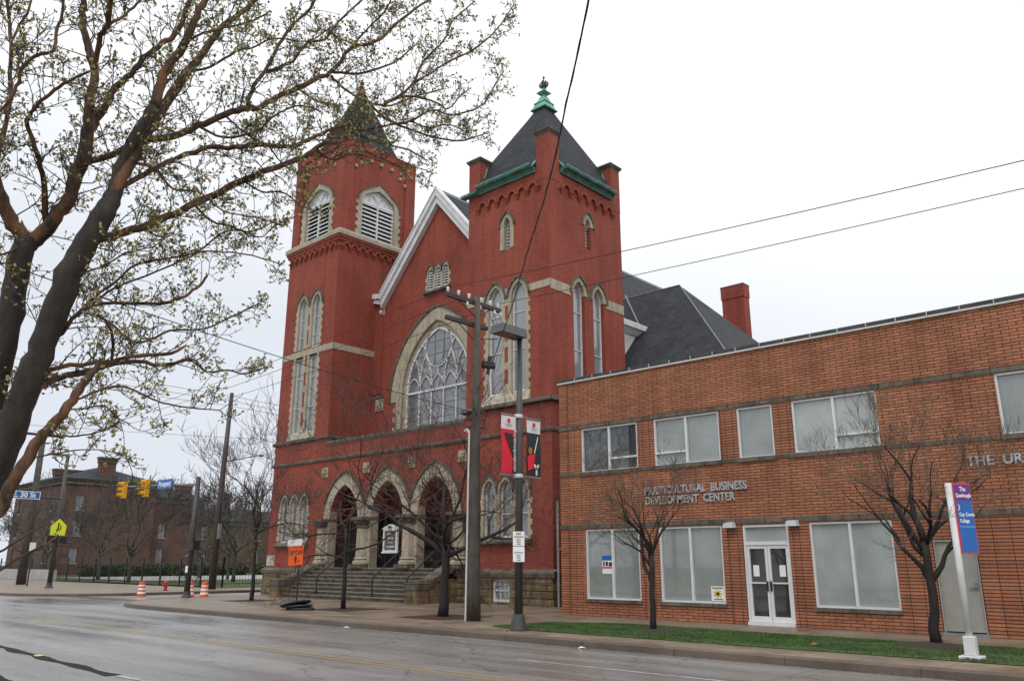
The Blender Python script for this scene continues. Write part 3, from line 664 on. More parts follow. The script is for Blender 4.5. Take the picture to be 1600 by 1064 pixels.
for F,a,b in ((FF,LX0,LX1),(FLS,YF,LYB)):
    for i in range(7):
        u=a+.4+(b-a-.8)*i/6; mb.fbox(F,u-.08,u+.08,26.35-.1,26.35+.1,-.08,.12)
    for u,z in ((a+.9,25.6),(b-.9,25.6),(a+1.3,25.95),(b-1.3,25.95)): mb.fbox(F,u-.07,u+.07,z-.1,z+.1,-.07,.12)
mb.build('stone_corbels','stone',church)
# string courses
def string(F,u0,u1,z0,z1,out,name='string_course',mat='stone_dark',slope=.06,ext0=0,ext1=0):
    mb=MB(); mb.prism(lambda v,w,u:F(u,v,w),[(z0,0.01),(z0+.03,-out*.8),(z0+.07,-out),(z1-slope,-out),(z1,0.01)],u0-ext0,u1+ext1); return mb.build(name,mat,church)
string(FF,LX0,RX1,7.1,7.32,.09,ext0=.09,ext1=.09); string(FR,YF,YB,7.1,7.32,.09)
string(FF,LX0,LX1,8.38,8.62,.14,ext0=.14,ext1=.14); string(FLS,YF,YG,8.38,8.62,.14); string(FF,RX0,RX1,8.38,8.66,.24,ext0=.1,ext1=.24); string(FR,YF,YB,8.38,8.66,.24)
mb=MB(); F=FF
mb.prism(lambda v,w,u:FF(u,v,w),[(8.6,-.20),(9.06,-.02),(9.06,.25),(8.6,.1)],rc-1.45,rc+1.45); mb.prism(lambda v,w,u:FF(u,v,w),[(8.6,-.12),(8.96,-.02),(8.96,.25),(8.6,.1)],lc-1.4,lc+1.4); mb.build('sill','stone',church)
mb=MB(); zb0,zb1=13.62,13.96
mb.fbox(FF,RX0,rc-1.36,zb0,zb1,-.025,.02); mb.fbox(FF,rc+1.36,RX1+.025,zb0,zb1,-.025,.02); mb.fbox(FR,YF,rcy-1.38,zb0-.12,zb1,-.025,.02); mb.fbox(FR,rcy+1.38,YB,zb0-.12,zb1,-.025,.02); mb.fbox(FR,rcy-.13,rcy+.13,zb0,zb1-.05,-.02,.02)
mb.fbox(FF,LX0,lc-1.32,zb0,zb1+.03,-.025,.02); mb.fbox(FF,lc+1.32,LX1+.025,zb0,zb1+.03,-.025,.02); mb.fbox(FLS,YF,YG,zb0,zb1+.03,-.025,.02); mb.fbox(FF,lc-1.42,lc+1.42,13.63,13.98,-.035,.2)
mb.build('stone_band','stone',church)
# tie stones between the paired lancets
mb=MB()
for c,zs_ in ((rc,[(9.05,9.5),(10.15,10.5),(11.2,11.5),(12.2,12.55),(13.2,14.05)]),(lc,[(9.0,9.4),(10.2,10.5),(11.4,11.75),(12.6,12.95),(14.0,14.3),(15.2,15.5),(16.2,17.0)])):
    for z0,z1 in zs_: mb.fbox(FF,c-.13,c+.13,z0,z1,-.028,.02)
mb.build('tie_stones','stone',church)
# ---- gable ----
rk=[(-38.15,17.3),(-37.42,17.38),(CX,22.75),(-27.1,16.6)]
gw=MB(); glh=[]
# louvre triple
lv=triple(-32.62,16.78,17.75,church,F=FG,sp=.64,ha=.22,rise=.32,name='louvred_window',louvre=True,rec=.14)
WZ0,WZS=8.75,10.95
def bigarch(ha,rise,z0=WZ0): return [(CX+ha,z0)]+arch(CX,ha,WZS,rise,14)+[(CX-ha,z0)]
gw.wall(FG,[(LX1-.2,8.0),(RX0+.2,8.0),(RX0+.2,17.0),(CX,22.3),(-37.6,17.0),(LX1-.2,17.0)],lv+[bigarch(2.85,4.1)],.5)
gw.build('gable_wall','red_brick',church)
REC=.22
sr=MB()
def wob(ha,hj,rise): return [(CX+hj,WZ0),(CX+hj,WZS-.35),(CX+ha,WZS-.35)]+arch(CX,ha,WZS,rise,14)+[(CX-ha,WZS-.35),(CX-hj,WZS-.35),(CX-hj,WZ0)]
sr.ring(FG,wob(2.82,2.82,3.95),wob(3.78,3.3,4.7),-.05,.05); teeth(sr,FG,CX+3.3,WZ0,WZS-.35,1,.55,.25,-.05,.3); teeth(sr,FG,CX-3.3,WZ0,WZS-.35,-1,.55,.25,-.05,.3)
sr.ring(FG,wob(2.62,2.62,3.66),wob(2.82,2.82,3.95),.12,REC,.05)
bwf=MB(); bwd=.085; w0,w1=REC-.08,REC
ha=2.6; bwf.ring(FG,[(CX+ha-.08,WZ0)]+arch(CX,ha-.08,WZS,3.45,14)+[(CX-ha+.08,WZ0)],[(CX+ha+.05,WZ0)]+arch(CX,ha+.05,WZS,3.58,14)+[(CX-ha-.05,WZ0)],w0,w1,w0)
bwf.fbox(FG,CX-ha,CX+ha,WZS-.06,WZS+.05,w0-.02,w1)
cols=[CX-2.5+1.0*i for i in range(6)]
for x in cols[1:-1]: bwf.fbox(FG,x-.035,x+.035,WZ0,WZS+.5,w0,w1)
for i in range(5):
    c=cols[i]+.5; a=arch(c,.5,WZS+.05,.80,6); a=[q for q in a if abs(q[0]-CX)<2.5]; bwf.bar(FG,a,.055,w0,w1)
# intersecting bars and the round light
cz=WZS+2.42; crx,crz=1.10,1.14
bwf.bar(FG,[(CX+crx*math.cos(t*2*PI/32),cz+crz*math.sin(t*2*PI/32)) for t in range(33)],.06,w0,w1)
bwf.bar(FG,[(CX,WZS+.86),(CX,cz-crz)],.05,w0,w1)
for s in (-1,1):
    for q in ([(1.5,.45),(1.55,1.0),(1.68,1.5),(1.95,2.0)],[(1.5,.45),(1.44,1.0),(1.30,1.55),(1.06,2.1)],[(.5,.45),(.56,1.0),(.76,1.6),(1.02,2.2),(1.32,2.78)]):
        bwf.bar(FG,[(CX+s*x,WZS+z) for x,z in q],.055,w0,w1)
bf2=bwf.build('main_window','white',church)
gl=MB(); out=[(CX+ha,WZ0)]+arch(CX,ha,WZS,3.5,14)+[(CX-ha,WZ0)]; gl.add([FG(u,v,REC+.0) for u,v in out],tessellate_polygon([[Vector((u,v,0)) for u,v in out]])); gl.build('glass','glass_church',bf2)
th=MB()
for z in (9.4,10.15,11.75,12.4,13.0,13.75):
    hw=2.48 if z<11 else 2.48*math.sqrt(max(0,1-((z-WZS)/3.6)**1.7)); th.fbox(FG,CX-hw,CX+hw,z-.014,z+.014,REC-.03,REC-.003)
for x,z0_,z1_ in ((CX-.37,12.35,14.4),(CX+.37,12.35,14.4)): th.fbox(FG,x-.018,x+.018,z0_,z1_,REC-.04,REC-.003)
th.build('glazing_bars','grey_metal',bf2)
sr.build('stone_surround','stone',bf2)
hd=MB(); hd.ring(FG,arch(CX,3.785,WZS-.3,5.02,14),arch(CX,3.9,WZS-.3,5.15,14),-.12,0); hd.build('hood_mould','stone_dark',bf2)
mb=MB(); mb.prism(lambda v,w,u:FG(u,v,w),[(8.5,0),(8.5,-.2),(8.62,-.2),(8.78,0.4),(8.5,.4)],CX-3.3,CX+3.3); mb.build('sill','stone_dark',bf2)
mb=MB(); mb.fbox(FG,LX1,LX1+1.05,11.02,11.2,-.1,.02); mb.fbox(FG,RX0-1.05,RX0,11.02,11.2,-.1,.02); mb.build('string_course','stone_dark',church)
def boss(F,u,z,s_=.32,mat='stone'):
    mb=MB(); mb.fbox(F,u-s_,u+s_,z-s_,z+s_,-.06,.02)
    for k in range(6):
        a=k*PI/3; x,y=u+.55*s_*math.cos(a),z+.55*s_*math.sin(a); mb.lathe([(s_*.3,-.0),(s_*.26,.06),(s_*.05,.12)],(0,0,0),8) if False else mb.fbox(F,x-s_*.2,x+s_*.2,y-s_*.2,y+s_*.2,-.14,-.06)
    mb.fbox(F,u-s_*.3,u+s_*.3,z-s_*.3,z+s_*.3,-.2,-.06); return mb.build('carved_boss',mat,church,bevel=.03)
boss(FG,-37.45,10.62,.36); boss(FG,-27.8,10.62,.36); boss(FG,-37.6,16.35,.22,'white')
for u in (-38.1,-34.4,-30.8,-27.2): boss(FF,u,6.48,.27)
# pilaster at edge of gable wall
mb=MB(); mb.fbox(FG,LX1,LX1+.75,11.3,16.95,-.07,.01); mb.fbox(FG,RX0-.75,RX0,11.3,16.95,-.07,.01); mb.build('pilaster','red_brick',church)
# verge boards
vb=MB()
def verge(pts,th_,w0,w1):
    for (x0,z0),(x1,z1) in zip(pts,pts[1:]):
        vb.add([FG(x0,z0,w0),FG(x1,z1,w0),FG(x1,z1-th_,w0),FG(x0,z0-th_,w0),FG(x0,z0,w1),FG(x1,z1,w1),FG(x1,z1-th_,w1),FG(x0,z0-th_,w1)],[(0,1,2,3),(7,6,5,4),(0,4,5,1),(1,5,6,2),(2,6,7,3),(3,7,4,0)])
for s in (-1,1):
    L=[(CX,22.84),(CX+s*4.82,17.42),(CX+s*5.75,17.58)]
    verge([L[0],L[1]],.42,-.42,.0); verge([(CX,22.42),(CX+s*4.82,17.0)],.46,-.30,.01); verge([(CX+s*4.80,17.42),L[2]],.30,-.42,.3); verge([(CX+s*4.8,17.0),(CX+s*5.6,17.25)],.25,-.30,.2)
    verge([(CX,22.92),(CX+s*4.8,17.52)],.1,-.47,.0)
vb.build('verge_board','white',church)
# nave roof
nr=MB(); secp=[(-46.0,12.2),(-42.2,13.72),(-37.4,17.3),(CX,22.78),(-27.8,17.3),(-23.0,13.72)]
n=len(secp); nr.add([(x,YG-.40,z) for x,z in secp]+[(x,62,z) for x,z in secp],[(i,i+1,n+i+1,n+i) for i in range(n-1)])
nr.add([(x,62,z) for x,z in secp],[tuple(range(n))])
nr.v=[(x,(max(y,32.0) if (x<-38 or x>-27.2) else y),z) for x,y,z in nr.v]
nave=nr.build('nave_roof','slate',church)
nw=MB(); nw.box(-46,-23.3,32.5,62,0,13.6); nw.build('nave_wall','red_brick',church)
cl=MB(); cl.fbox(FS(-23.0),31.93,36.5,10.0,13.3,-.02,.3); cl.build('siding','white',church)
ev=MB(); ev.prism(lambda w,v,u:(-23.0-w,u,v),[(0,13.15),(-.12,13.2),(-.34,13.42),(-.46,13.46),(-.46,13.74),(-.38,13.8),(.1,13.8)],31.93,35.2); ev.build('eaves_cornice','white',church)
for k in range(8): pass
# transept with hipped roof
m_=1.083; Xa,Ya,Za=-22.05,37.9,16.67
fz=lambda y:13.72+m_*(y-35.18)
tr_=MB(); A=(Xa,Ya,Za); hipF=(-16.9,32.75,fz(32.75)-.05); hipB=(-16.9,43.05,fz(32.75)-.05); rl=(-30,Ya,Za); lf=(-23.2,32.75,fz(32.75)-.05); lb=(-30,43.05,fz(32.75)-.05); lf2=(-30,32.75,fz(32.75)-.05)
tr_.add([A,hipF,hipB,rl,lf2,lb],[(3,0,1,4),(0,2,1),(3,5,2,0)]); tr_.build('transept_roof','slate',church)
tw=MB(); tw.box(-23,-17.2,33.0,42.8,0,10.9); tw.build('transept_wall','red_brick',church)
fl_=MB(); fl_.tube([(Xa,Ya,Za+.02),hipF],.03,5); fl_.tube([(-23.0,35.2,13.8),(-25.9,38.2,17.0)],.05,5); fl_.tube([rl,(Xa,Ya,Za+.03)],.03,5); fl_.tube([(CX,29.0,22.84),(CX,62,22.84)],.04,5); fl_.build('ridge_flashing','grey_metal',church)
ch=MB(); ch.box(-23.72,-22.2,46.0,46.75,8,18.1); ch.box(-23.76,-22.16,45.96,46.79,18.1,18.9); cho=ch.build('chimney','red_brick',church); cc=MB(); cc.box(-23.78,-22.14,45.94,46.81,18.9,18.97); cc.build('cap','stone_dark',cho)
# ---- porch ----
pi=MB(); PB_=29.2
pi.wall(FX(PB_),rect(-38.3,-26.9,ZF,7.8),[],0); pi.wall(FS(-38.3),rect(YF+.42,PB_,ZF,7.8),[],0); pi.wall(FL(-26.9),rect(YF+.42,PB_,ZF,7.8),[],0)
pi.build('porch_interior_wall','red_brick',church)
mb=MB(); mb.box(-38.4,-26.8,YF+.3,PB_+.1,7.0,7.1); mb.build('porch_ceiling','wood_pole',church)
mb=MB(); mb.box(-38.15,-27.05,YF-.02,YG+.1,8.0,8.06); mb.v=[(x,y,z+(.5 if y>28 else 0)) for x,y,z in mb.v]; mb.build('porch_roof','grey_metal',church)
mb=MB(); mb.box(LX1+.0,RX0,YF-.10,YF+.45,8.06,8.22); mb.build('coping','stone_dark',church)
mb=MB(); mb.box(-38.45,-26.75,YF-.15,PB_+.1,1.2,ZF); mb.build('porch_floor','step',church)
for k,c in enumerate((-36.2,-32.6,-29.0)):
    sr=MB(); zsp=3.95; sr.ring(FF,arch(c,1.25,zsp,1.78,12),arch(c,1.775,zsp,2.4,12),-.05,.45)
    # tighten outer ring where neighbours meet
    sr.v=[((x if abs(x-c)<=1.79 else x),y,z) for x,y,z in sr.v]
    ao=sr.build('porch_arch','stone',church)
    h=MB(); h.ring(FF,[q for q in arch(c,1.78,zsp,2.41,12) if q[1]>4.6],[q for q in arch(c,1.88,zsp,2.52,12) if q[1]>4.6][:len([q for q in arch(c,1.78,zsp,2.41,12) if q[1]>4.6])],-.13,0) if len([q for q in arch(c,1.78,zsp,2.41,12) if q[1]>4.6])==len([q for q in arch(c,1.88,zsp,2.52,12) if q[1]>4.6]) else h.ring(FF,arch(c,1.78,zsp+.3,2.1,12),arch(c,1.86,zsp+.3,2.2,12),-.13,0); h.build('hood_mould','stone_dark',ao)
for i,x in enumerate((-38.0,-34.4,-30.8,-27.25)):
    y=YF-.06; r=.33 if 0<i<3 else .29
    c=MB(); c.lathe([(r+.14,0),(r+.14,.12),(r+.02,.2),(r+.08,.26),(r,.34),(r-.03,2.02),(r+.02,2.06)],(x,y,ZF+.18),20); co=c.build('column','stone',church,smooth=False)
    b=MB(); b.box(x-r-.17,x+r+.17,y-r-.14,y+r+.3,ZF,ZF+.18); b.build('base','stone_dark',co)
    k=MB(); k.lathe([(r,0),(r+.1,.1),(r+.06,.16),(r+.2,.28)],(x,y,3.5),16)
    for q in range(8):
        a=q*PI/4; k.lathe([(.01,0),(.07,.05),(.08,.1),(.01,.16)],(x+(r+.12)*math.cos(a),y+(r+.12)*math.sin(a),3.6),6)
    k.box(x-r-.22,x+r+.22,y-r-.16,y+.6,3.80,3.95); k.build('capital','stone_dark',co)
    p=MB(); xa,xb=((x-.27,x+.54) if i==0 else (x-.50,x+.2) if i==3 else (x-.545,x+.545)); p.box(xa,xb,YF-.02,YF+.47,ZF,3.78); p.build('pier','stone',co)
    if i in (0,3):
        pass
# doors and windows inside the porch
def door_pair(x0,x1,name,mat):
    mb=MB(); mb.fbox(FX(PB_),x0,x1,ZF,4.1,-.06,0); d=mb.build(name,mat,church)
    p=MB()
    for i in range(2):
        for j in range(3):
            u0=x0+.12+(x1-x0)/2*i; u1=u0+(x1-x0)/2-.24; p.fbox(FX(PB_),u0,u1,ZF+.2+j*.85,ZF+.9+j*.85,-.09,-.055)
    p.build('door_panels','iron',d)
door_pair(-36.9,-35.0,'porch_door','black'); door_pair(-33.2,-31.4,'porch_door','black')
for u in (-30.4,-28.9,-27.8):
    mb=MB(); mb.ring(FX(PB_),rect(u-.34,u+.34,2.3,4.3)+[(u-.34,2.3)],rect(u-.5,u+.5,2.14,4.46)+[(u-.5,2.14)],-.06,.0); f=mb.build('porch_window','stone',church); g=MB(); g.fbox(FX(PB_),u-.34,u+.34,2.3,4.3,-.02,-.01); g.build('glass','glass_dark',f)
mb=MB(); mb.fbox(FX(PB_),-38.2,-27,ZF,2.1,-.03,0); mb.build('stone_dado','plaque',church)
# iron gate closing the left bay
mb=MB(); x=-37.4
while x<-35.0: mb.tube([(x,26.75,ZF+.02),(x,26.75,3.9)],.016,5); x+=.11
for z in (ZF+.1,2.6,3.85): mb.box(-37.42,-35.0,26.73,26.77,z,z+.05)
mb.box(-36.24,-36.16,26.71,26.79,ZF,3.95); mb.build('iron_gate','iron',church)
mb=MB()
for a,b in ((-34.0,-31.2),(-30.4,-27.6)):
    x=a
    while x<b: mb.tube([(x,26.9,ZF),(x,26.9,2.15)],.012,5); x+=.12
    for z in (ZF+.08,2.1): mb.box(a,b,26.885,26.915,z,z+.035)
    for x in (a,(a+b)/2+.3,b): mb.tube([(x,26.9,ZF),(x,26.9,3.4)],.028,6)
mb.build('porch_railing','iron',church)
mb=MB(); mb.tube([(-32.15,28.2,ZF),(-32.15,28.2,4.3)],.06,8); mb.tube([(-29.2,28.0,ZF),(-29.2,28.0,4.6)],.05,8); mb.build('drain_pipe','pipe',church)
# ---- base course, steps ----
bs=MB(); YBs=26.10
bs.wall(FX(YBs),rect(LX0-.12,-38.45,-.2,1.12),[],0); bs.wall(FX(YBs),rect(-27.3,RX1+.12,-.2,1.12),[rect(BWX[0],BWX[1],.1,1.0)],.25); bs.wall(FS(RX1+.16),rect(YBs,YB,-.2,1.12),[],0)
bs.wall(FS(-38.45),rect(YBs,YF+.3,-.2,1.12),[],0); bs.wall(FL(-27.3),rect(YBs,YF+.3,-.2,1.12),[],0)
# rock-faced blocks standing proud
rnd=random.Random(5)
for (u0,u1) in ((LX0-.12,-38.45),(-27.3,RX1+.12)):
    z=0.02
    while z<1.05:
        h=rnd.choice((.24,.3,.34)); h=min(h,1.1-z); u=u0+.01
        while u<u1-.05:
            w=rnd.uniform(.4,.95); w=min(w,u1-.01-u)
            if not (u<BWX[1]+.05 and u+w>BWX[0]-.05):
                d=rnd.uniform(.015,.055); a=FX(YBs); bs.frustum(0,0,0,0,0,0,0,0,0,0) if False else bs.add([a(u+.01,z+.012,0),a(u+w-.01,z+.012,0),a(u+w-.01,z+h-.012,0),a(u+.01,z+h-.012,0),a(u+.05,z+.05,-d),a(u+w-.06,z+.04,-d*.8),a(u+w-.05,z+h-.05,-d*1.1),a(u+.06,z+h-.04,-d)],[(4,5,6,7),(0,1,5,4),(1,2,6,5),(2,3,7,6),(3,0,4,7)])
            u+=w
        z+=h
bs.build('base_wall','rock',church)
wt=MB(); 
for u0,u1,e0,e1 in ((LX0,-38.45,.2,0),(-27.3,RX1,0,.22)): wt.prism(lambda v,w,u:FX(YBs)(u,v,w),[(1.12,.02),(1.12,-.07),(1.30,-.07),(1.44,.17),(1.12,.17)],u0-e0,u1+e1)
wt.box(RX1,RX1+.22,YBs,YB,1.12,1.36); wt.build('water_table','stone_dark',church)
f=MB(); F=FX(YBs+.12); x0,x1=BWX; f.ring(F,rect(x0+.12,x1-.08,.2,.94)+[(x0+.12,.2)],rect(x0,x1,.1,1.0)+[(x0,.1)],-.02,.05,.05)
f.fbox(F,x0+.1,x1-.06,.53,.6,0,.04)
for i in (1,2): u=x0+.12+(x1-x0-.2)*i/3; f.fbox(F,u-.02,u+.02,.2,.94,.0,.04)
fo=f.build('basement_window','white',church)
g=MB(); g.fbox(F,x0+.1,x1-.06,.18,.95,.06,.07); g.build('glass','glass_church',fo)
g=MB()
for i in range(12):
    u=x0+.12+i*.09; g.bar(F,[(u,.2),(min(u+.3,x1-.08),.55),(u,.94)],.012,-.03,-.02)
g.build('grille','white',fo)
mb=MB(); mb.fbox(FF,-43.42,-42.62,1.5,2.1,-.03,.02); mb.build('date_stone','plaque',church)
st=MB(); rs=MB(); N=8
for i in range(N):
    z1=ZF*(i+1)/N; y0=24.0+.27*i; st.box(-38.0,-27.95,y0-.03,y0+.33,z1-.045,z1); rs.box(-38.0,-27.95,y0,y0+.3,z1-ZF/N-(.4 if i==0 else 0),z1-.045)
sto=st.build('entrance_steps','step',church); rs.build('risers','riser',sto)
ck=MB()
for x0,x1 in ((-38.62,-38.0),(-27.95,-27.3)):
    ck.box(x0-.06,x1+.06,23.7,24.35,-.1,.55); ck.box(x0,x1,24.35,YBs,-.1,1.0)
ck.build('cheek_wall','rock',church)
cp=MB()
for x0,x1 in ((-38.62,-38.0),(-27.95,-27.3)):
    cp.box(x0-.1,x1+.1,23.66,24.42,.55,.86); 
    cp.add([(x0-.05,24.42,.62),(x1+.05,24.42,.62),(x1+.05,YF,1.5),(x0-.05,YF,1.5),(x0-.05,24.42,.9),(x1+.05,24.42,.9),(x1+.05,YF,1.82),(x0-.05,YF,1.82)],[(0,3,2,1),(4,5,6,7),(0,1,5,4),(1,2,6,5),(2,3,7,6),(3,0,4,7)])
cp.build('coping','stone_dark',church,bevel=.03)
# handrails on the steps
def handrail(x,ybot,label):
    t=thing('handrail',label,'handrail',(x,ybot,.18),'iron handrails on the church steps')
    mb=MB(); zt=ZF+.78
    mb.tube([(x,ybot,.1),(x,ybot,.98),(x,ybot+.06,1.08),(x,25.75,zt-.02),(x,25.95,zt),(x,26.02,zt-.04)],.036,8); mb.build('rail','iron',t)
    mb=MB(); mb.tube([(x,25.95,ZF-.1),(x,25.95,zt)],.022,8); mb.build('post','iron',t)
handrail(-35.3,24.2,'iron handrail on the left of the church steps, before the closed black gate')
handrail(-30.9,24.2,'iron handrail in the middle of the church steps, below the white notice board')
handrail(-28.45,24.2,'iron handrail nearest the right cheek wall of the church steps')
# notice board
nb=thing('notice_board','white framed church notice board with pediment on two black legs at top of the steps','notice board',(-31.8,26.0,ZF))
F=FX(25.93)
mb=MB(); x0,x1,z0,z1=-32.36,-31.30,2.18,3.28; mb.ring(F,rect(x0+.1,x1-.1,z0+.1,z1-.08)+[(x0+.1,z0+.1)],rect(x0,x1,z0,z1)+[(x0,z0)],-.05,.06,.06); mb.fbox(F,x0-.06,x1+.06,z0-.04,z0+.03,-.07,.08)
mb.prism(F,[(x0-.08,z1),(x1+.08,z1),(x1+.08,z1+.04),(x1+.0,z1+.07),((x0+x1)/2,z1+.24),(x0-.0,z1+.07),(x0-.08,z1+.04)],-.07,.08); mb.build('frame','white',nb)
mb=MB(); mb.fbox(F,x0+.08,x1-.08,z0+.08,z1-.06,.0,.04); pn=mb.build('panel','stone_dark',nb)
mb=MB()
rnb=random.Random(2)
for i,n_ in enumerate((5,4,3,6)):
    u=(x0+x1)/2-n_*.055
    for k in range(n_):
        mb.fbox(F,u+.01,u+.075+rnb.uniform(-.01,.01),z1-.27-.2*i,z1-.20-.2*i,-.006,-.002); u+=.11
mb.build('letter_block','white',pn)
mb=MB(); mb.prism(F,[((x0+x1)/2-.2,z1+.05),((x0+x1)/2+.2,z1+.05),((x0+x1)/2,z1+.17)],-.085,-.07); mb.build('emblem','ink',nb)
for x in (x0+.12,x1-.12):
    mb=MB(); mb.tube([(x,25.97,ZF),(x,25.97,z0+.05)],.025,6); mb.build('leg','iron',nb)
# ================= BRICK OFFICE =================
YO=22.6; OX0=-18.4; OX1=9.0; OZ=8.0
off=thing('office_building','two storey orange brick office with flat roof, white windows and wall lettering','office building',(-8,23,0))
FO=FX(YO)
UP=[(-17.43,-15.08,'R'),(-14.43,-12.06,'L'),(-11.45,-10.31,None),(-9.71,-7.32,'R'),(-4.45,-2.1,'R'),(-.9,1.4,'R')]
GR=[(-17.33,-15.15),(-14.41,-12.2),(-9.51,-7.3)]
holes=[rect(a,b,4.70,6.25) for a,b,_ in UP]+[rect(a,b,.53,2.80) for a,b in GR]+[rect(-11.54,-10.12,.06,2.78),rect(-6.36,-5.40,.05,2.26)]
w=MB(); w.wall(FO,rect(OX0,OX1,-.2,OZ),holes,.22); w.wall(FL(OX0),rect(YO,44,-.2,OZ),[],0); w.wall(FB(44),rect(OX0,OX1,-.2,OZ),[],0); w.wall(FS(OX1),rect(YO,44,-.2,OZ),[],0)
w.add([(OX0,YO,7.9),(OX1,YO,7.9),(OX1,44,7.9),(OX0,44,7.9)],[(0,1,2,3)]); w.build('wall','orange_brick',off)
# stack bonded piers beside the windows
pr=MB()
def pan(u0,u1,v0,v1): pr.fbox(FO,u0,u1,v0,v1,-.004,.05)
for u0,u1 in ((OX0,-17.45),(-15.06,-14.45),(-12.04,-11.47),(-10.29,-9.73)): pan(u0,u1,4.74,6.26)
for u0,u1 in ((OX0,-17.5),(-15.13,-14.43),(-12.18,-11.56),(-10.10,-9.53),(-7.28,-6.38),(-5.38,-3.2)): pan(u0,u1,-.2,2.84)
pan(OX0,-17.5,6.44,7.93)
pr.build('stacked_brick_pier','stack_brick',off)
jt=MB()
for u in (-18.05,-17.72): jt.fbox(FO,u-.008,u+.008,-.1,2.84,-.006,.02); jt.fbox(FO,u-.008,u+.008,4.74,7.93,-.006,.02)
for u in (-14.95,-14.6,-11.95,-11.68,-10.0,-9.8,-7.05,-6.7,-5.0,-4.6,-4.1): jt.fbox(FO,u-.008,u+.008,.0,2.8,-.006,.02)
for u in (-14.87,-14.6,-11.85,-11.6,-10.1,-9.85): jt.fbox(FO,u-.008,u+.008,4.76,6.2,-.006,.02)
for u0,u1 in ((-17.33,-15.15),(-14.41,-12.2),(-9.51,-7.3)):
    for k in range(1,3): pass
jt.build('brick_joints','ink',off)
bd=MB(); bd.fbox(FO,OX0-.01,OX1,6.27,6.41,-.03,.05); bd.fbox(FO,OX0-.01,OX1,2.83,2.97,-.03,.05); bd.fbox(FO,OX0-.01,OX1,4.62,4.70,-.03,.05); bd.fbox(FO,OX0-.01,OX1,4.70,4.74,-.012,.0)
bd.build('stone_band','stone_dark',off)
cp=MB(); cp.box(OX0-.05,OX1,YO-.09,YO+.35,8.03,8.13); cp.build('coping','coping_dark',off)
dr=MB(); dr.box(OX0-.04,OX1,YO-.075,YO+.3,7.975,8.028)
u=-17.6
while u<OX1: dr.box(u-.008,u+.008,YO-.097,YO-.05,8.0,8.135); u+=.79
dr.build('drip_edge','white_alu',off)
def office_window(u0,u1,z0,z1,mull=None,vent=None,gm='glass_blind',fw=.055):
    rec=.10; f=MB(); f.ring(FO,rect(u0+fw,u1-fw,z0+fw,z1-fw)+[(u0+fw,z0+fw)],rect(u0,u1,z0,z1)+[(u0,z0)],rec-.07,rec+.04,rec+.04)
    if mull: f.fbox(FO,mull-.035,mull+.035,z0+fw,z1-fw,rec-.075,rec+.03)
    fo=None
    if vent:
        a,b=(mull,u1) if vent=='R' else (u0,mull); zz=z0+.42; f.fbox(FO,a+.0,b-.0,zz-.03,zz+.03,rec-.078,rec+.03); pass
    fo=f.build('window','white_alu',off); g=MB(); g.fbox(FO,u0+.02,u1-.02,z0+.02,z1-.02,rec+.01,rec+.02); g.build('glass',gm,fo)
    s_=MB(); s_.fbox(FO,u0-.03,u1+.03,z0-.1,z0+.0,-.06,.12) ; s_.build('sill','stone_dark',fo); return fo
for i,(a,b,v) in enumerate(UP):
    gm=['glass_dark','glass_blind','glass_blind','glass_pale','glass_blind','glass_blind'][i]
    wf=office_window(a,b,4.71,6.25,None if v is None else (a+b)/2,v,gm)
for i,(a,b) in enumerate(GR):
    wf=office_window(a,b,.54,2.79,(a+b)/2,None,['glass_blind','glass_blind','glass_pale'][i])
    if i==0:
        ps=MB(); ps.fbox(FO,-16.72,-16.26,1.35,1.93,.095,.105); p=ps.build('poster','reflect',wf); q=MB(); q.fbox(FO,-16.72,-16.26,1.78,1.93,.088,.094); q.build('blue_strip','sign_blue',p); q=MB(); q.fbox(FO,-16.72,-16.26,1.52,1.57,.088,.094)
        q.build('red_strip','sign_red',p); q=MB(); q.fbox(FO,-16.68,-16.62,1.60,1.75,.088,.094); q.fbox(FO,-16.58,-16.49,1.60,1.74,.088,.094); q.fbox(FO,-16.45,-16.30,1.59,1.72,.088,.094); q.build('picture','ink',p)
    if i==1:
        ps=MB(); ps.fbox(FO,-12.72,-12.27,.62,1.03,.095,.105); p=ps.build('poster','reflect',wf); q=MB()
        for k in range(7):
            a_=k*2*PI/7; q.bar(FO,[(-12.5,.82),(-12.5+.13*math.cos(a_),.82+.12*math.sin(a_))],.05,.088,.094)
        q.build('yellow_star','yel_tape',p); q=MB(); q.fbox(FO,-12.68,-12.32,.97,.995,.088,.094); q.fbox(FO,-12.64,-12.34,.65,.67,.088,.094); q.fbox(FO,-12.54,-12.46,.78,.86,.08,.087); q.build('ink_lines','ink',p)
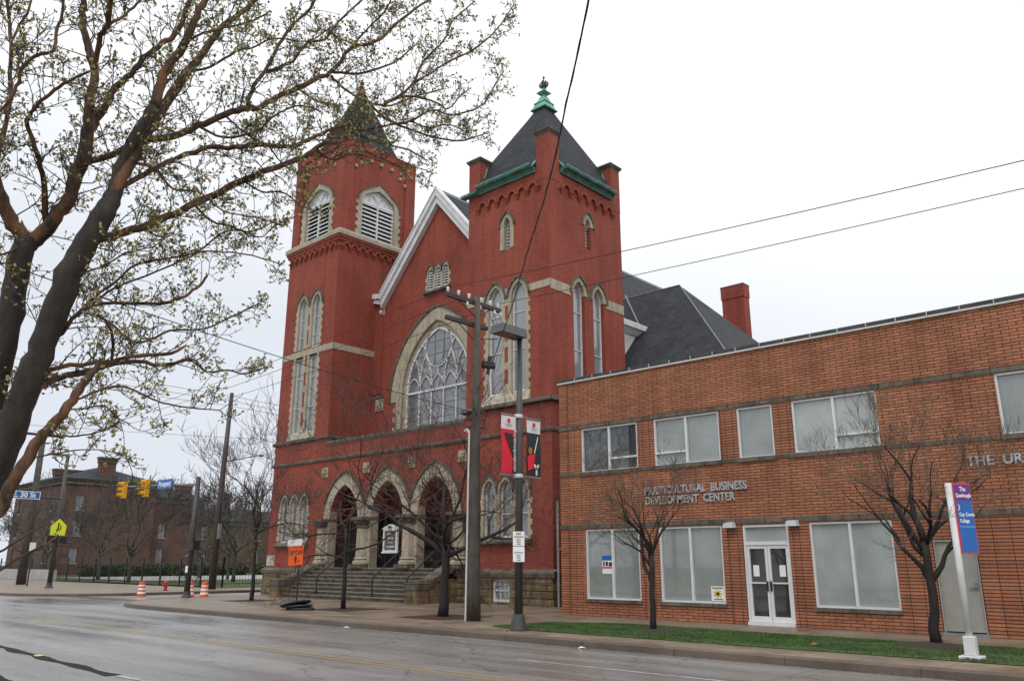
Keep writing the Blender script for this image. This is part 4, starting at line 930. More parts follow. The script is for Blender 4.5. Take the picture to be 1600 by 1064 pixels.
# double door
f=MB(); rec=.10; u0,u1,z0,z1=-11.52,-10.13,.08,2.77; zt=2.2
f.ring(FO,[(u1-.06,z0),(u1-.06,z1-.06),(u0+.06,z1-.06),(u0+.06,z0)],[(u1,z0),(u1,z1),(u0,z1),(u0,z0)],rec-.08,rec+.05,rec+.05); f.fbox(FO,u0+.05,u1-.05,zt,zt+.1,rec-.078,rec+.05); f.fbox(FO,u0,u1,-.1,z0+.005,-.06,rec+.05)
df=f.build('door_frame','white_alu',off); um=(u0+u1)/2
g=MB(); g.fbox(FO,u0+.05,u1-.05,zt+.08,z1-.05,rec,rec+.01); g.build('transom_glass','glass_pale',df)
for a,b,hs in ((u0+.065,um-.006,1),(um+.006,u1-.065,-1)):
    d=MB(); d.ring(FO,rect(a+.075,b-.075,z0+.16,zt-.1)+[(a+.075,z0+.16)],rect(a,b,z0+.01,zt-.005)+[(a,z0+.01)],rec-.05,rec+.03,rec+.03); d.fbox(FO,a+.05,b-.05,1.13,1.17,rec-.055,rec+.0); dd=d.build('door','white_alu',off)
    g=MB(); g.fbox(FO,a+.05,b-.05,z0+.12,zt-.08,rec+.005,rec+.015); g.build('glass','glass_door',dd)
    h=MB(); x=(b-.05) if hs>0 else (a+.05); h.fbox(FO,x-.022,x+.022,.93,1.2,rec-.1,rec-.05); h.lathe([(.0,0),(.03,.01),(.03,.03)],(0,0,0),6) if False else None; h.build('handle','iron',dd)
    n=MB(); x=(a+b)/2-.08*hs; n.fbox(FO,x-.09,x+.09,1.33,1.64,rec-.002,rec+.004); n.build('notice','reflect',dd)
# plain grey service door
d=MB(); d.fbox(FO,-6.33,-5.43,.1,2.22,.06,.1); dd=d.build('service_door','door_paint',off); f=MB(); f.ring(FO,[(-5.43,.05),(-5.43,2.22),(-6.33,2.22),(-6.33,.05)],[(-5.38,.05),(-5.38,2.28),(-6.38,2.28),(-6.38,.05)],.0,.1); f.build('frame','door_paint',dd)
h=MB(); h.fbox(FO,-5.56,-5.5,1.08,1.26,.03,.06); h.fbox(FO,-5.68,-5.5,1.12,1.15,-.0,.03); h.build('handle','grey_metal',dd); t=MB(); t.fbox(FO,-6.4,-5.36,-.05,.07,-.05,.1); t.build('threshold','grey_metal',dd)
# soffit lights
for u in (-11.86,-9.92):
    m=MB(); a=FO; m.add([a(u-.14,2.72,0),a(u+.14,2.72,0),a(u+.14,2.87,0),a(u-.14,2.87,0),a(u-.16,2.72,-.26),a(u+.16,2.72,-.26),a(u+.13,2.83,-.26),a(u-.13,2.83,-.26)],[(4,5,6,7),(0,1,5,4),(1,2,6,5),(2,3,7,6),(3,0,4,7)]); m.fbox(a,u-.17,u+.17,2.70,2.73,-.27,0); m.build('wall_light','white',off)
# lettering
def lettering(lines,label):
    t=thing('wall_lettering',label,'lettering',(lines[0][1],YO,3.8))
    for txt,u,v,sz,sx in lines:
        rl=random.Random(hash(u)); mb=MB(); put_text(mb,FO,u,v,-.03,txt,sz,.02,.010,'LEFT',sx); mb.build('letter','letter',t)
lettering([('MULTICULTURAL  BUSINESS',-14.86,3.93,.34,.845),('DEVELOPMENT  CENTER',-14.84,3.62,.34,.84)],'two lines of worn grey metal letters above the left ground floor office windows')
lettering([('THE  UR',-5.33,4.13,.34,.98)],'worn metal letters THE UR high on the orange brick wall above the grey door')
# conduit beside church
pp=MB(); pp.tube([(-21.45,26.15,0),(-21.45,26.15,4.15)],.05,8); pp.tube([(-21.45,26.15,2.2),(-21.3,26.3,2.3)],.03,6); tag(pp.build('drain_pipe','pipe',None,(-21.45,26.15,0)),'thin grey pipe standing at the right corner of the church beside the alley','pipe')

# ================= STREET FURNITURE =================
# utility pole
UP_=(-18.34,18.26)
up=thing('utility_pole','thick weathered wooden utility pole with two dark crossarms, left of the street lamp','utility pole',(*UP_,0))
mb=MB(); mb.tube([(*UP_,-.05),(*UP_,1.2),(UP_[0],UP_[1],6),(UP_[0]-.02,UP_[1]+.02,10.35)],[.23,.205,.15,.095],18); mb.build('pole','wood_pole',up,smooth=True)
cm=MB(); y0=UP_[1]
cm.box(-18.52,-18.40,16.95,19.5,10.06,10.19); c1=cm.build('crossarm','iron',up)
cm=MB(); cm.box(-18.52,-18.40,16.95,18.85,9.28,9.41); cm.build('crossarm','iron',up)
ins=MB()
for y in (17.02,17.5,17.98,18.55,19.0,19.4): ins.lathe([(.02,0),(.03,.05),(.055,.06),(.035,.11),(.06,.12),(.045,.19),(.01,.2)],(-18.46,y,10.19),10)
for y in (17.8,19.1,19.4,18.4): ins.lathe([(.02,0),(.05,.03),(.035,.07),(.05,.1),(.02,.14)],(-18.34,y,9.9),10)
ins.build('insulators','porcelain',up)
sw=MB()
for y in (18.95,19.2,19.45):
    sw.tube([(-18.3,y,9.0),(-18.22,y,9.12),(-18.22,y,9.36),(-18.3,y,9.46)],[.05,.075,.075,.04],10)
sw.build('fuse_cutouts','porcelain',up)
br=MB(); br.tube([(-18.46,17.5,10.06),(-18.36,18.2,9.6)],.018,5); br.tube([(-18.46,19.0,10.06),(-18.36,18.3,9.6)],.018,5); br.tube([(-18.46,17.5,9.28),(-18.36,18.2,8.75)],.018,5); br.tube([(-18.3,18.35,8.85),(-18.26,19.3,9.05)],.02,5)
for z,rr in ((7.95,.09),(8.05,.06)): br.tube([(-18.2,18.4,z),(-18.1,18.85,z+.02)],rr,7)
br.tube([(-18.2,18.65,7.7),(-18.15,18.7,8.3)],[.05,.08],7)
for z in (5.9,6.15,6.4): br.tube([(-18.5,18.0,z),(-18.2,18.55,z)],.03,5)
for z in (6.2,): br.tube([(-18.12,18.1,z),(-18.05,17.9,z+.25)],.02,5)
br.build('brackets','iron',up)
ww=MB()
def hang(a,b,s_,n=10,r=.008): 
    a=Vector(a); b=Vector(b); ww.tube([a.lerp(b,i/n)-Vector((0,0,s_*4*(i/n)*(1-i/n))) for i in range(n+1)],r,4,False)
for i,y in enumerate((18.95,19.2,19.45)): hang((-18.22,y,9.0),(-18.12,18.75,8.0),.35+.1*i); hang((-18.22,y,9.46),(-18.34,y-.1,9.95),.12)
hang((-18.5,18.0,6.3),(-18.05,18.0,6.0),.2); hang((-18.2,18.8,8.0),(-18.14,18.4,6.3),-.25)
ww.build('jumper_wires','insul',up)
pc=MB(); pc.tube([(-18.22,18.7,8.7-.9),(-18.1,18.72,7.0),(-18.2,18.42,6.55)],.018,6); pc.build('white_cable','pvc',up)
cd=MB(); cd.tube([(UP_[0]-.13,UP_[1]-.2,.0),(UP_[0]-.11,UP_[1]-.18,5.7)],.032,8); cd.tube([(UP_[0]-.11,UP_[1]-.18,5.7),(UP_[0]-.2,UP_[1]-.2,5.85),(UP_[0]-.28,UP_[1]-.2,5.78)],.045,8); cd.build('conduit','pvc',up)
# wires
def wire(a,b,sag,r,label,via=None,n=40,group=None):
    a=Vector(a); b=Vector(b); P=[]
    for i in range(n+1):
        t=i/n; p=a.lerp(b,t); p.z-=sag*4*t*(1-t); P.append(p)
    mb=MB(); mb.tube(P,r,5,False); return tag(mb.build('overhead_wire','insul',None,tuple(a)),label,'wire',group)
# twisted service cable crossing the street
a=Vector((-18.2,18.1,6.75)); bq=Vector((-1.48,2.0,5.95)); P=[]
cpts=[(-18.2,18.1,6.9),(-15.9,16.0,6.62),(-11.39,11.82,5.76),(-7.8,8.5,5.40),(-6.07,6.89,5.34),(-4.88,5.8,5.27),(-4.23,5.2,5.30),(-3.72,4.72,5.40),(-3.23,4.26,5.44),(-2.94,4.0,5.55),(-1.3,2.5,6.2),(3,-1.5,8.2)]
mb=MB(); mb.tube(cpts,.0075,6,False)
tw=[];L=0
for (p,q) in zip(cpts,cpts[1:]):
    p=Vector(p);q=Vector(q);n=max(2,int((q-p).length/.06))
    for i in range(n): L+=(q-p).length/n; c=p.lerp(q,i/n); tw.append(c+Vector((0,math.cos(L*9),math.sin(L*9)))*.009)
mb.tube(tw,.005,4,False); tag(mb.build('overhead_wire','insul',None,cpts[0]),'thick twisted black service cable running down across the sky to the wooden utility pole','wire')
wire((-18.46,17.02,10.36),(60,16.0,9.2),1.6,.011,'upper of the two lines leaving the utility pole to the right above the office roof')
wire((-18.46,19.4,10.36),(60,18.6,9.3),1.0,.011,'lower of the two lines leaving the utility pole to the right above the office roof')
for i,(y,z) in enumerate(((17.02,10.38),(17.98,10.36),(19.4,10.34))):
    wire((-18.46,y,z),(-73.3,22.0+.4*i,12.0-.15*i),.9,.012,'thin line sagging from the utility pole crossarm past the left tower',group='lines to the far wooden pole')
wire((-18.4,18.1,6.4),(-9.0,-6.0,5.9),.35,.009,'thin line crossing the left tower downward to the utility pole brackets')
WL=[(-57.4,-2,15.2),(-57.9,-2,14.6),(-58.4,-1,13.9)]
for i in range(3):
    wire((-51.98,27.54,12.9-.35*i),WL[i],.3,.014,'thin line running from the tall dark pole over the street to the left',group='lines left of the tall dark pole')
    wire((-51.98,27.54,12.9-.35*i),(-50,110,13.2-.35*i),1.0,.014,'thin line running from the tall dark pole up the side street',group='lines right of the tall dark pole')
wire((-110,20,17.5),(-70,70,15.5),.6,.02,'faint distant line above the roof of the far brown brick building')
# street lamp
LP=(-14.92,16.52)
sl_=thing('street_lamp','dark bronze street lamp with flat box head and two banners, between utility pole and office','street lamp',(*LP,0))
mb=MB(); mb.lathe([(.235,0),(.235,.03),(.15,.36),(.14,.4),(.1,.42)],(*LP,0),18); mb.build('base','dark_pole',sl_)
mb=MB(); mb.tube([(*LP,.35),(LP[0]+.03,LP[1]+.03,7.95)],[.115,.075],14); mb.build('pole','dark_pole',sl_,smooth=True)
mb=MB(); mb.frustum(-15.14,-14.66,15.60,16.62,7.86,-15.13,-14.67,15.62,16.60,8.10); mb.build('lamp_head','lamp_grey',sl_)
mb=MB(); mb.box(-15.06,-14.74,15.72,16.2,7.83,7.858); mb.build('lens','tan',sl_)
ar=MB()
for z in (5.62,3.98):
    ar.tube([(LP[0],15.82,z),(LP[0],17.47,z)],.018,6)
ar.build('banner_arms','grey_metal',sl_)
cl=MB(); [cl.lathe([(.12,-.05),(.13,0),(.12,.05)],(LP[0],LP[1],z),12) for z in (5.62,3.98)]; cl.build('clamps','pvc',sl_)
FBn=FS(LP[0]+.0)
def banner(y0,y1,label,kind):
    t=thing('banner',label,'banner',(LP[0],(y0+y1)/2,5.6)); F=FBn; z0,z1=4.03,5.58; zm=z1-.36
    mb=MB()
    def cloth(za,zb,mat,name,par):
        m=MB(); n=8; P=[]
        for j in range(n+1):
            for i in range(7):
                u=y0+(y1-y0)*i/6; v=za+(zb-za)*j/n; P.append(F(u,v,.012*math.sin(v*5+u*4)))
        m.add(P,[(j*7+i,j*7+i+1,(j+1)*7+i+1,(j+1)*7+i) for j in range(n) for i in range(6)])
        m.add([(x-.012,y,z) for x,y,z in P],[(j*7+i,(j+1)*7+i,(j+1)*7+i+1,j*7+i+1) for j in range(n) for i in range(6)]); return m.build(name,mat,par)
    up_=cloth(zm,z1,'banner_white','upper_panel',t); lo=cloth(z0,zm,'banner_red' if kind==0 else 'banner_black','lower_panel',t)
    uc=(y0+y1)/2; m=MB(); m.fbox(F,uc-.05,uc+.05,z1-.18,z1-.07,-.022,-.016); m.build('emblem','banner_red',up_); m=MB(); m.fbox(F,uc-.14,uc+.14,z1-.235,z1-.225,-.022,-.016); m.fbox(F,uc-.1,uc+.1,z1-.27,z1-.262,-.022,-.016); m.build('ink_lines','grey_metal',up_)
    if kind==0:
        m=MB(); w=-.024; m.prism(F,[(y0+.12,zm-.10),(y0+.40,zm-.12),(y0+.58,zm-.52),(y1-.01,zm-.60),(y1-.01,z0+.0),(y0+.42,z0+.0),(y0+.44,zm-.75)],w,w+.006); m.build('emblem','banner_black',lo)
        m=MB(); put_text(m,F,y1-.07,(z0+zm)/2+.03,-.030,'clevelandymca.org',.155,.001,.002,'CENTER',1,PI/2); m.build('lettering','banner_white',lo)
    else:
        m=MB(); w=-.022; m.bar(F,[(y0+.30,zm-.55),(y1-.14,zm-.1)],.035,w,w+.005); m.build('bat_picture','banner_white',lo)
        m=MB(); m.prism(F,[(y0+.02,z0+.12),(y0+.25,z0+.2),(y0+.33,zm-.55),(y0+.2,zm-.62),(y0+.1,zm-.6),(y0+.0,zm-.7)],w,w+.005); m.build('red_figure_picture','banner_red',lo)
        m=MB(); m.prism(F,[(y0+.12+.09*math.cos(q*PI/5),zm-.5+.1*math.sin(q*PI/5)) for q in range(10)],w,w+.004); m.build('face_picture','tan',lo)
        m=MB(); m.bar(F,[(y1-.28,z0+.3),(y1-.2,z0+.2),(y1-.2,z0+.04)],.07,w,w+.005); m.bar(F,[(y1-.12,z0+.3),(y1-.2,z0+.2)],.07,w,w+.005); m.build('emblem','banner_white',lo)
banner(15.84,16.40,'red and white banner with black Y and upright web address, left of the lamp post',0)
banner(16.88,17.46,'black and white banner with a red figure swinging a bat, right of the lamp post',1)
sg=thing('parking_sign','two white parking signs one above the other on the bronze lamp post','sign',(LP[0],LP[1]-.1,1.72))
# faces the traffic (+X / camera side)
Fp=lambda u,v,w:(LP[0]+.10-w*.75+u*.66,LP[1]-.10+w*.66+u*.75,v)
for i,(z0,z1) in enumerate(((2.13,2.50),(1.72,2.115))):
    m=MB(); m.fbox(Fp,-.155,.155,z0,z1,-.012,0); p=m.build('sign_plate','reflect',sg,bevel=.01)
    m=MB(); put_text(m,Fp,0,z1-.06,-.016,'NO' if i==0 else '',.085,.001,.002) if i==0 else None
    if i==0: put_text(m,Fp,0,z1-.14,-.016,'PARKING',.06,.001,.001)
    for k in range(3): m.fbox(Fp,-.05-.01*k,.05,z0+.04+.055*k,z0+.06+.055*k,-.017,-.013)
    m.build('lettering','ink',p)
    if i==1: m=MB(); put_text(m,Fp,0,z1-.16,-.016,'PARKING',.055,.001,.001); m.build('green_lettering','sign_blue',p)
# wayfinding sign
WX,WY=-4.50,17.46
wf=thing('wayfinding_sign','white post with purple and blue direction sign for The Quadrangle, on the grass strip','sign',(WX,WY,0))
m=MB(); m.box(WX-.19,WX+.19,WY-.19,WY+.19,.0,.06); m.box(WX-.1,WX+.1,WY-.1,WY+.1,.06,.40); m.build('base','white',wf,bevel=.015)
m=MB(); m.tube([(WX,WY,.3),(WX,WY,3.2)],.062,14); m.build('post','white',wf,smooth=True)
Fw=lambda u,v,w:(WX+.05+(u*.70)*.62-w*.78,WY-.02+(u*.70)*.78+w*.62,v)
z0,z1=1.87,3.2
m=MB(); m.fbox(Fw,.03,.55,z0,z1,-.03,.03); p=m.build('sign_panel','sign_red',wf)
m=MB(); m.fbox(Fw,.05,.53,2.86,z1-.03,-.036,.0); q=m.build('purple_panel','sign_purple',p); m2=MB(); put_text(m2,Fw,.29,3.08,-.04,'The',.12,.001,.003); put_text(m2,Fw,.29,2.96,-.04,'Quadrangle',.098,.001,.003); m2.build('lettering','reflect',p)
m=MB(); m.fbox(Fw,.05,.53,z0+.03,2.86,-.036,.0); m.build('blue_panel','sign_blue',p)
m2=MB(); put_text(m2,Fw,.09,2.60,-.04,'Cuy. Comm.',.092,.001,.003,'LEFT'); put_text(m2,Fw,.09,2.48,-.04,'College',.092,.001,.003,'LEFT'); m2.bar(Fw,[(.09,2.80),(.14,2.74),(.09,2.68)],.02,-.041,-.037); m2.fbox(Fw,.05,.53,2.37,2.375,-.04,-.037); m2.build('lettering','reflect',p)
# detour sign on rubber rings
DX,DY=-27.43,17.97
dt=thing('detour_sign','orange detour sign with white panel on a dark pole standing in stacked rubber rings','road sign',(DX,DY,0))
m=MB(); m.tube([(DX,DY,.1),(DX-.02,DY,1.65),(DX-.02,DY+.02,2.5)],.03,8); m.build('pole','iron',dt)
Fd=lambda u,v,w:(DX-.1-w*.55+u*.83-.02*v,DY-.03+w*.0+u*.55-.03-.03*0+ (-.05 if w<-.001 else 0)*0 + w*.83,v+u*.07)
Fd0=Fd; Fd=lambda u,v,w:Fd0(u*.80,v,w)
def dpl(u0,u1,v0,v1,mat,name,par,w=-.04): 
    m=MB(); m.fbox(Fd,u0,u1,v0,v1,w,w+.012); return m.build(name,mat,par)
o1=dpl(-.36,.36,1.60,2.18,'orange','detour_plate',dt,-.05); dpl(-.38,.40,2.17,2.31,'orange','street_name_plate',dt,-.07); dpl(-.42,.30,2.31,2.56,'reflect','white_plate',dt,-.09)
m=MB(); put_text(m,Fd,0,2.05,-.056,'DETOUR',.19,.001,.004,'CENTER',.85); m.bar(Fd,[(0,1.68),(0,1.84)],.05,-.056,-.052); m.prism(Fd,[(-.09,1.82),(.09,1.82),(0,1.94)],-.056,-.052); m.build('lettering','ink',o1)
m=MB(); m.fbox(Fd,-.34,-.28,2.20,2.28,-.076,-.072); m.fbox(Fd,-.16,.1,2.22,2.27,-.076,-.072); m.fbox(Fd,.18,.32,2.21,2.28,-.076,-.072); m.build('ink_lines','sign_red',dt)
for i,(r,dx,dy,tz,ty) in enumerate(((.50,.16,.08,.0,.0),(.55,.03,.03,.05,.03),(.56,-.06,.0,.13,.10))):
    m=MB(); P=[];n=26
    z=.05+.055*i
    m.lathe([(r,-.04),(r+.02,0),(r-.02,.035),(r-.14,.05),(r-.20,.03),(r-.26,.05),(.10,.07),(.05,-.02),(r-.2,-.04)],(0,0,0),n)
    m.v=[(DX+dx+x,DY+dy+y,z+zz+x*tz+.0+ (x+r)*tz*.6+(y+r)*ty*.3) for x,y,zz in m.v]; m.build('rubber_ring','rubber',dt)
m=MB(); m.box(DX+.5,DX+1.0,DY-.1,DY+.15,.0,.06); m.build('strap','rubber',dt)

# traffic signals
def signal_head(F,u,z,par_label,loc,group,arm=None,label=None):
    t=thing('traffic_signal',label,'traffic light',loc,group)
    m=MB(); m.fbox(F,u-.16,u+.16,z-.48,z+.48,-.2,.06); b=m.build('housing','yellow_sig',t,bevel=.02)
    v=MB(); l=MB()
    for k in (-1,0,1):
        zc=z+k*.31; pts=[]
        n=9; P=[]
        for w,rr in ((-.2,.14),(-.46,.135)):
            for i in range(n): a=R_(-30+240*i/(n-1)); P.append(F(u+rr*math.cos(a),zc+rr*math.sin(a)+(.02 if w<-.3 else 0),w))
        v.add(P,[(i,i+1,n+i+1,n+i) for i in range(n-1)]); l.prism(F,[(u+.12*math.cos(a*PI/6),zc+.12*math.sin(a*PI/6)) for a in range(12)],-.215,-.2)
    v.build('visor','yellow_sig',b); l.build('lens','ink',b)
    p=MB(); p.fbox(F,u-.03,u+.03,z-.55,z+.75,.07,.12); p.build('hanger','grey_metal',t); return t
SX,SY=-40.9,20.35
sp_=thing('signal_pole','dark tapered signal pole with mast arm at the church corner','signal pole',(SX,SY,0))
m=MB(); m.lathe([(.26,0),(.26,.05),(.19,.12),(.17,.3)],(SX,SY,0),14); m.build('base','dark_pole',sp_)
m=MB(); m.tube([(SX,SY,.1),(SX,SY,6.0)],[.15,.12],12); m.build('pole','dark_pole',sp_,smooth=True)
m=MB(); m.tube([(SX,SY,5.62),(SX-4.5,SY,5.85),(SX-9.6,SY,6.05)],[.075,.055,.035],8); m.build('mast_arm','grey_metal',sp_)
m=MB(); m.box(SX+.1,SX+.55,SY-.2,SY+.15,2.3,2.72); m.box(SX+.08,SX+.57,SY-.24,SY+.17,2.72,2.76); pb=m.build('pedestrian_signal','ink',sp_); m=MB(); m.box(SX-.02,SX+.2,SY-.2,SY-.17,1.2,1.52); m.build('push_button_plate','reflect',sp_)
m=MB(); m.tube([(SX-.3,SY-.1,2.0),(SX-.1,SY,2.1)],.05,6); m.build('camera_bracket','grey_metal',sp_)
Fn=FX(SY-.12)
signal_head(Fn,-46.6,5.74,None,(-46.6,SY,5.7),'signals on the right mast arm',label='yellow three lamp traffic signal on the mast arm, next to the blue name sign')
signal_head(Fn,-49.6,5.80,None,(-49.6,SY,5.8),'signals on the right mast arm',label='yellow three lamp traffic signal at the outer end of the mast arm')
ns=thing('street_name_sign','blue sign reading Prospect on the mast arm beside the traffic signal','street sign',(-44.3,SY,5.8))
m=MB(); m.fbox(Fn,-45.15,-43.4,5.58,6.08,-.1,-.07); p=m.build('sign_plate','sign_blue',ns); m=MB(); put_text(m,Fn,-44.28,5.83,-.105,'Prospect',.40,.001,.01); m.build('lettering','reflect',p)
# far left pole with E. 30 St arm
QX,QY=-62.48,21.2
s2=thing('signal_pole','dark signal pole at the far left corner with lamp arm and E. 30 St sign','signal pole',(QX,QY,0))
m=MB(); m.lathe([(.28,0),(.28,.06),(.2,.14),(.18,.35)],(QX,QY,0),12); m.build('base','dark_pole',s2)
m=MB(); m.tube([(QX,QY,.1),(QX,QY,9.0)],[.17,.11],12); m.build('pole','dark_pole',s2,smooth=True)
m=MB(); m.tube([(QX,QY,6.0),(QX,15.0,6.15)],[.07,.05],8); m.build('mast_arm','dark_pole',s2)
m=MB(); m.tube([(QX,QY,9.0),(QX,QY-.5,9.05)],.05,6); m.box(QX-.15,QX+.15,QY-1.15,QY-.4,8.97,9.1); m.build('lamp_head','dark_pole',s2)
m=MB(); m.box(QX-.2,QX+.2,QY-.65,QY-.2,3.0,3.45); m.box(QX-.2,QX+.2,QY+.2,QY+.65,2.95,3.4); m.build('pedestrian_signal','ink',s2)
ns=thing('street_name_sign','blue sign reading E. 30 St on the far left mast arm','street sign',(QX,18.8,6.1))
Fe=FS(QX+.1); m=MB(); m.fbox(Fe,17.75,19.75,5.86,6.38,-.03,0); p=m.build('sign_plate','sign_blue',ns); m=MB(); put_text(m,Fe,18.75,6.12,-.035,'E. 30 St',.47,.001,.014); m.build('lettering','reflect',p); m=MB(); m.ring(Fe,rect(17.79,19.71,5.9,6.34)+[(17.79,5.9)],rect(17.75,19.75,5.86,6.38)+[(17.75,5.86)],-.036,-.03,-.03); m.build('border','reflect',p)
sc=thing('school_crossing_sign','fluorescent yellow green five sided crossing sign on the far left signal pole','road sign',(QX,QY,3.6))
Fc=FS(QX+.2); m=MB(); m.prism(Fc,[(QY-.5,3.5),(QY+.45,3.5),(QY+.5,4.15),(QY,4.62),(QY-.5,4.12)],-.03,0); p=m.build('sign_plate','yellow_green',sc)
m=MB(); m.prism(Fc,[(QY-.02+.07*math.cos(a),4.26+.07*math.sin(a)) for a in [k*PI/4 for k in range(8)]],-.036,-.031); m.bar(Fc,[(QY-.03,4.16),(QY-.04,3.95),(QY-.12,3.78)],.09,-.036,-.031); m.bar(Fc,[(QY-.03,3.98),(QY+.08,3.8)],.06,-.036,-.031); m.prism(Fc,[(QY+.12+.05*math.cos(a),4.12+.05*math.sin(a)) for a in [k*PI/4 for k in range(8)]],-.036,-.031); m.bar(Fc,[(QY+.12,4.05),(QY+.13,3.9)],.07,-.036,-.031); m.build('symbol','ink',p)
# signal seen between the trunks at the left edge
lx,ly=-30.0,5.6
ra_=Vector((0.55,0,0))
t=signal_head(FX(3.7),-22.1,5.35,None,(-22.1,3.7,5.3),None,label='orange yellow traffic signal hanging behind the big trunk at the left edge')
m=MB(); m.tube([(-20.9,4.35,6.0),(-27.5,.6,6.0)],.06,8); m.tube([(-27.5,.6,-.1),(-27.5,.6,6.3)],.13,10); tag(m.build('mast_arm_pole','dark_pole',None,(-27.5,.6,0)),'dark mast arm pole whose arm end shows behind the big leaning trunk','signal pole')
# tall dark pole
fp=(-51.98,27.54)
t=thing('utility_pole','tall plain dark wooden pole without crossarm standing across the side street','utility pole',(*fp,0)); m=MB(); m.tube([(*fp,0),(*fp,6),(fp[0]+.05,fp[1]+.1,13.1)],[.26,.20,.13],12); m.build('pole','dark_pole',t,smooth=True); m=MB(); 
m.tube([(fp[0],fp[1],8.3),(fp[0]-.2,fp[1]+2.6,9.0)],.04,6); m.lathe([(.05,-.05),(.2,.0),(.22,.06),(.05,.14)],(fp[0]-.2,fp[1]+2.9,9.0),10); m.build('lamp_arm','grey_metal',t)
m=MB(); m.box(fp[0]+.2,fp[0]+.35,fp[1]-.1,fp[1]+.1,3.2,4.2); m.build('marker_plate','grey_metal',t)
wp=(-73.36,22.8)
t=thing('utility_pole','grey weathered wooden pole at the far left beside the brown brick building','utility pole',(*wp,0)); m=MB(); m.tube([(*wp,0),(wp[0],wp[1],12.3)],[.36,.2],12); m.build('pole','wood_pole',t,smooth=True); m=MB(); m.box(wp[0]-.08,wp[0]+.08,wp[1]-1.6,wp[1]+1.6,11.7,11.9); m.box(wp[0]-.1,wp[0]+.1,wp[1]-.9,wp[1]+.5,13.0-1.9,11.2); m.build('crossarm','dark_pole',t)
m=MB(); m.tube([(-68.2,21.5,0),(-68.2,21.5,3.4)],.05,6); m.build
t=thing('parking_sign','small white sign on a thin post at the far left sidewalk','sign',(-68.1,21.6,0)); m2=MB(); m2.tube([(-68.1,21.6,0),(-68.1,21.6,3.3)],.06,6); m2.build('post','dark_pole',t); m2=MB(); m2.box(-68.02,-67.99,21.35,21.75,2.5,3.1); m2.build('sign_plate','reflect',t)
# drums, hydrant
def drum(loc,label,mat='orange_dull'):
    t=thing('traffic_drum',label,'traffic drum',loc,'orange traffic drums at the side street'); x,y,z=0,0,0; n0=t.location.copy(); ORG[t.name]=(0,0,0); t.scale=(.78,.78,.78)
    m=MB(); m.lathe([(.36,0),(.36,.06),(.27,.07),(.29,.1),(.26,.3),(.265,.31),(.235,.55),(.24,.56),(.215,.82),(.22,.83),(.2,1.0),(.06,1.02)],(x,y,z),18); b=m.build('body',mat,t,smooth=False)
    for a,c,r0,r1 in ((.18,.32,.282,.268),(.44,.58,.256,.244),(.70,.80,.234,.226)):
        m=MB(); m.lathe([(r0+.004,a),(r1+.004,c)],(x,y,z),18); m.build('reflective_band','reflect',t)
    m=MB(); m.tube([(x-.1,y,z+1.0),(x-.06,y,z+1.1),(x+.06,y,z+1.1),(x+.1,y,z+1.0)],.02,6); m.build('handle',mat,t)
drum((-47.8,21.1,-.15),'dull orange traffic drum standing apart at the left, near the hydrant')
drum((-44.9,22.5,-.15),'orange traffic drum half hidden behind the signal pole','orange'); drum((-44.2,23.0,-.15),'bright orange and white traffic drum just right of the signal pole','orange')
hx,hy=-51.7,24.3
t=thing('fire_hydrant','small red fire hydrant on the far corner between the traffic drums','fire hydrant',(hx,hy,0)); m=MB(); ORG[t.name]=(hx,hy,0); t.scale=(.76,.76,.76); m.lathe([(.2,0),(.2,.05),(.13,.07),(.13,.55),(.17,.57),(.17,.62),(.14,.66),(.1,.76),(.03,.8)],(hx,hy,0),14); m.build('body','hyd_red',t); m=MB(); m.tube([(hx-.26,hy,.42),(hx+.26,hy,.42)],.07,8); m.tube([(hx,hy-.26,.4),(hx,hy,.4)],.09,8); m.build('outlet_cap','hyd_red',t); m=MB(); m.lathe([(.05,0),(.04,.06)],(hx,hy,.8),6); m.build('operating_nut','reflect',t)
# iron fence of the far block
def fence(pts,label,h=1.9):
    t=thing('iron_fence',label,'fence',(pts[0][0],pts[0][1],0)); pk=MB(); ps=MB(); rl=MB(); npost=0
    for a,b in zip(pts,pts[1:]):
        a=Vector((*a,0)); b=Vector((*b,0)); L=(b-a).length; d=(b-a)/L; n=int(L/.22)
        for i in range(n): 
            p=a+d*(L*i/n); pk.add([(p.x-.014,p.y-.014,.05),(p.x+.014,p.y-.014,.05),(p.x+.014,p.y+.014,.05),(p.x-.014,p.y+.014,.05),(p.x,p.y,h)],[(0,1,4),(1,2,4),(2,3,4),(3,0,4)])
        k=int(L/3.2)
        for i in range(k+1):
            p=a+d*(L*i/k); m=MB(); m.box(p.x-.05,p.x+.05,p.y-.05,p.y+.05,0,h+.12); m.lathe([(.06,0),(.075,.04),(.01,.12)],(p.x,p.y,h+.12),8)
            if npost<95: m.build('fence_post','iron',t); npost+=1
        for z in (.25,h-.25): rl.tube([(a.x,a.y,z),(b.x,b.y,z)],.025,4)
    pk.build('pickets','iron',t); rl.build('rails','iron',t)
fence([(-120,30.0),(-55.2,30.0),(-55.2,70)],'long black iron picket fence round the far lawn left of the church')
m=MB(); m.box(-130,-86,29.2,29.7,0,1.0); tag(m.build('low_wall','concrete',None,(-110,29.5,0)),'low grey wall at the far left edge in front of the fence','wall')
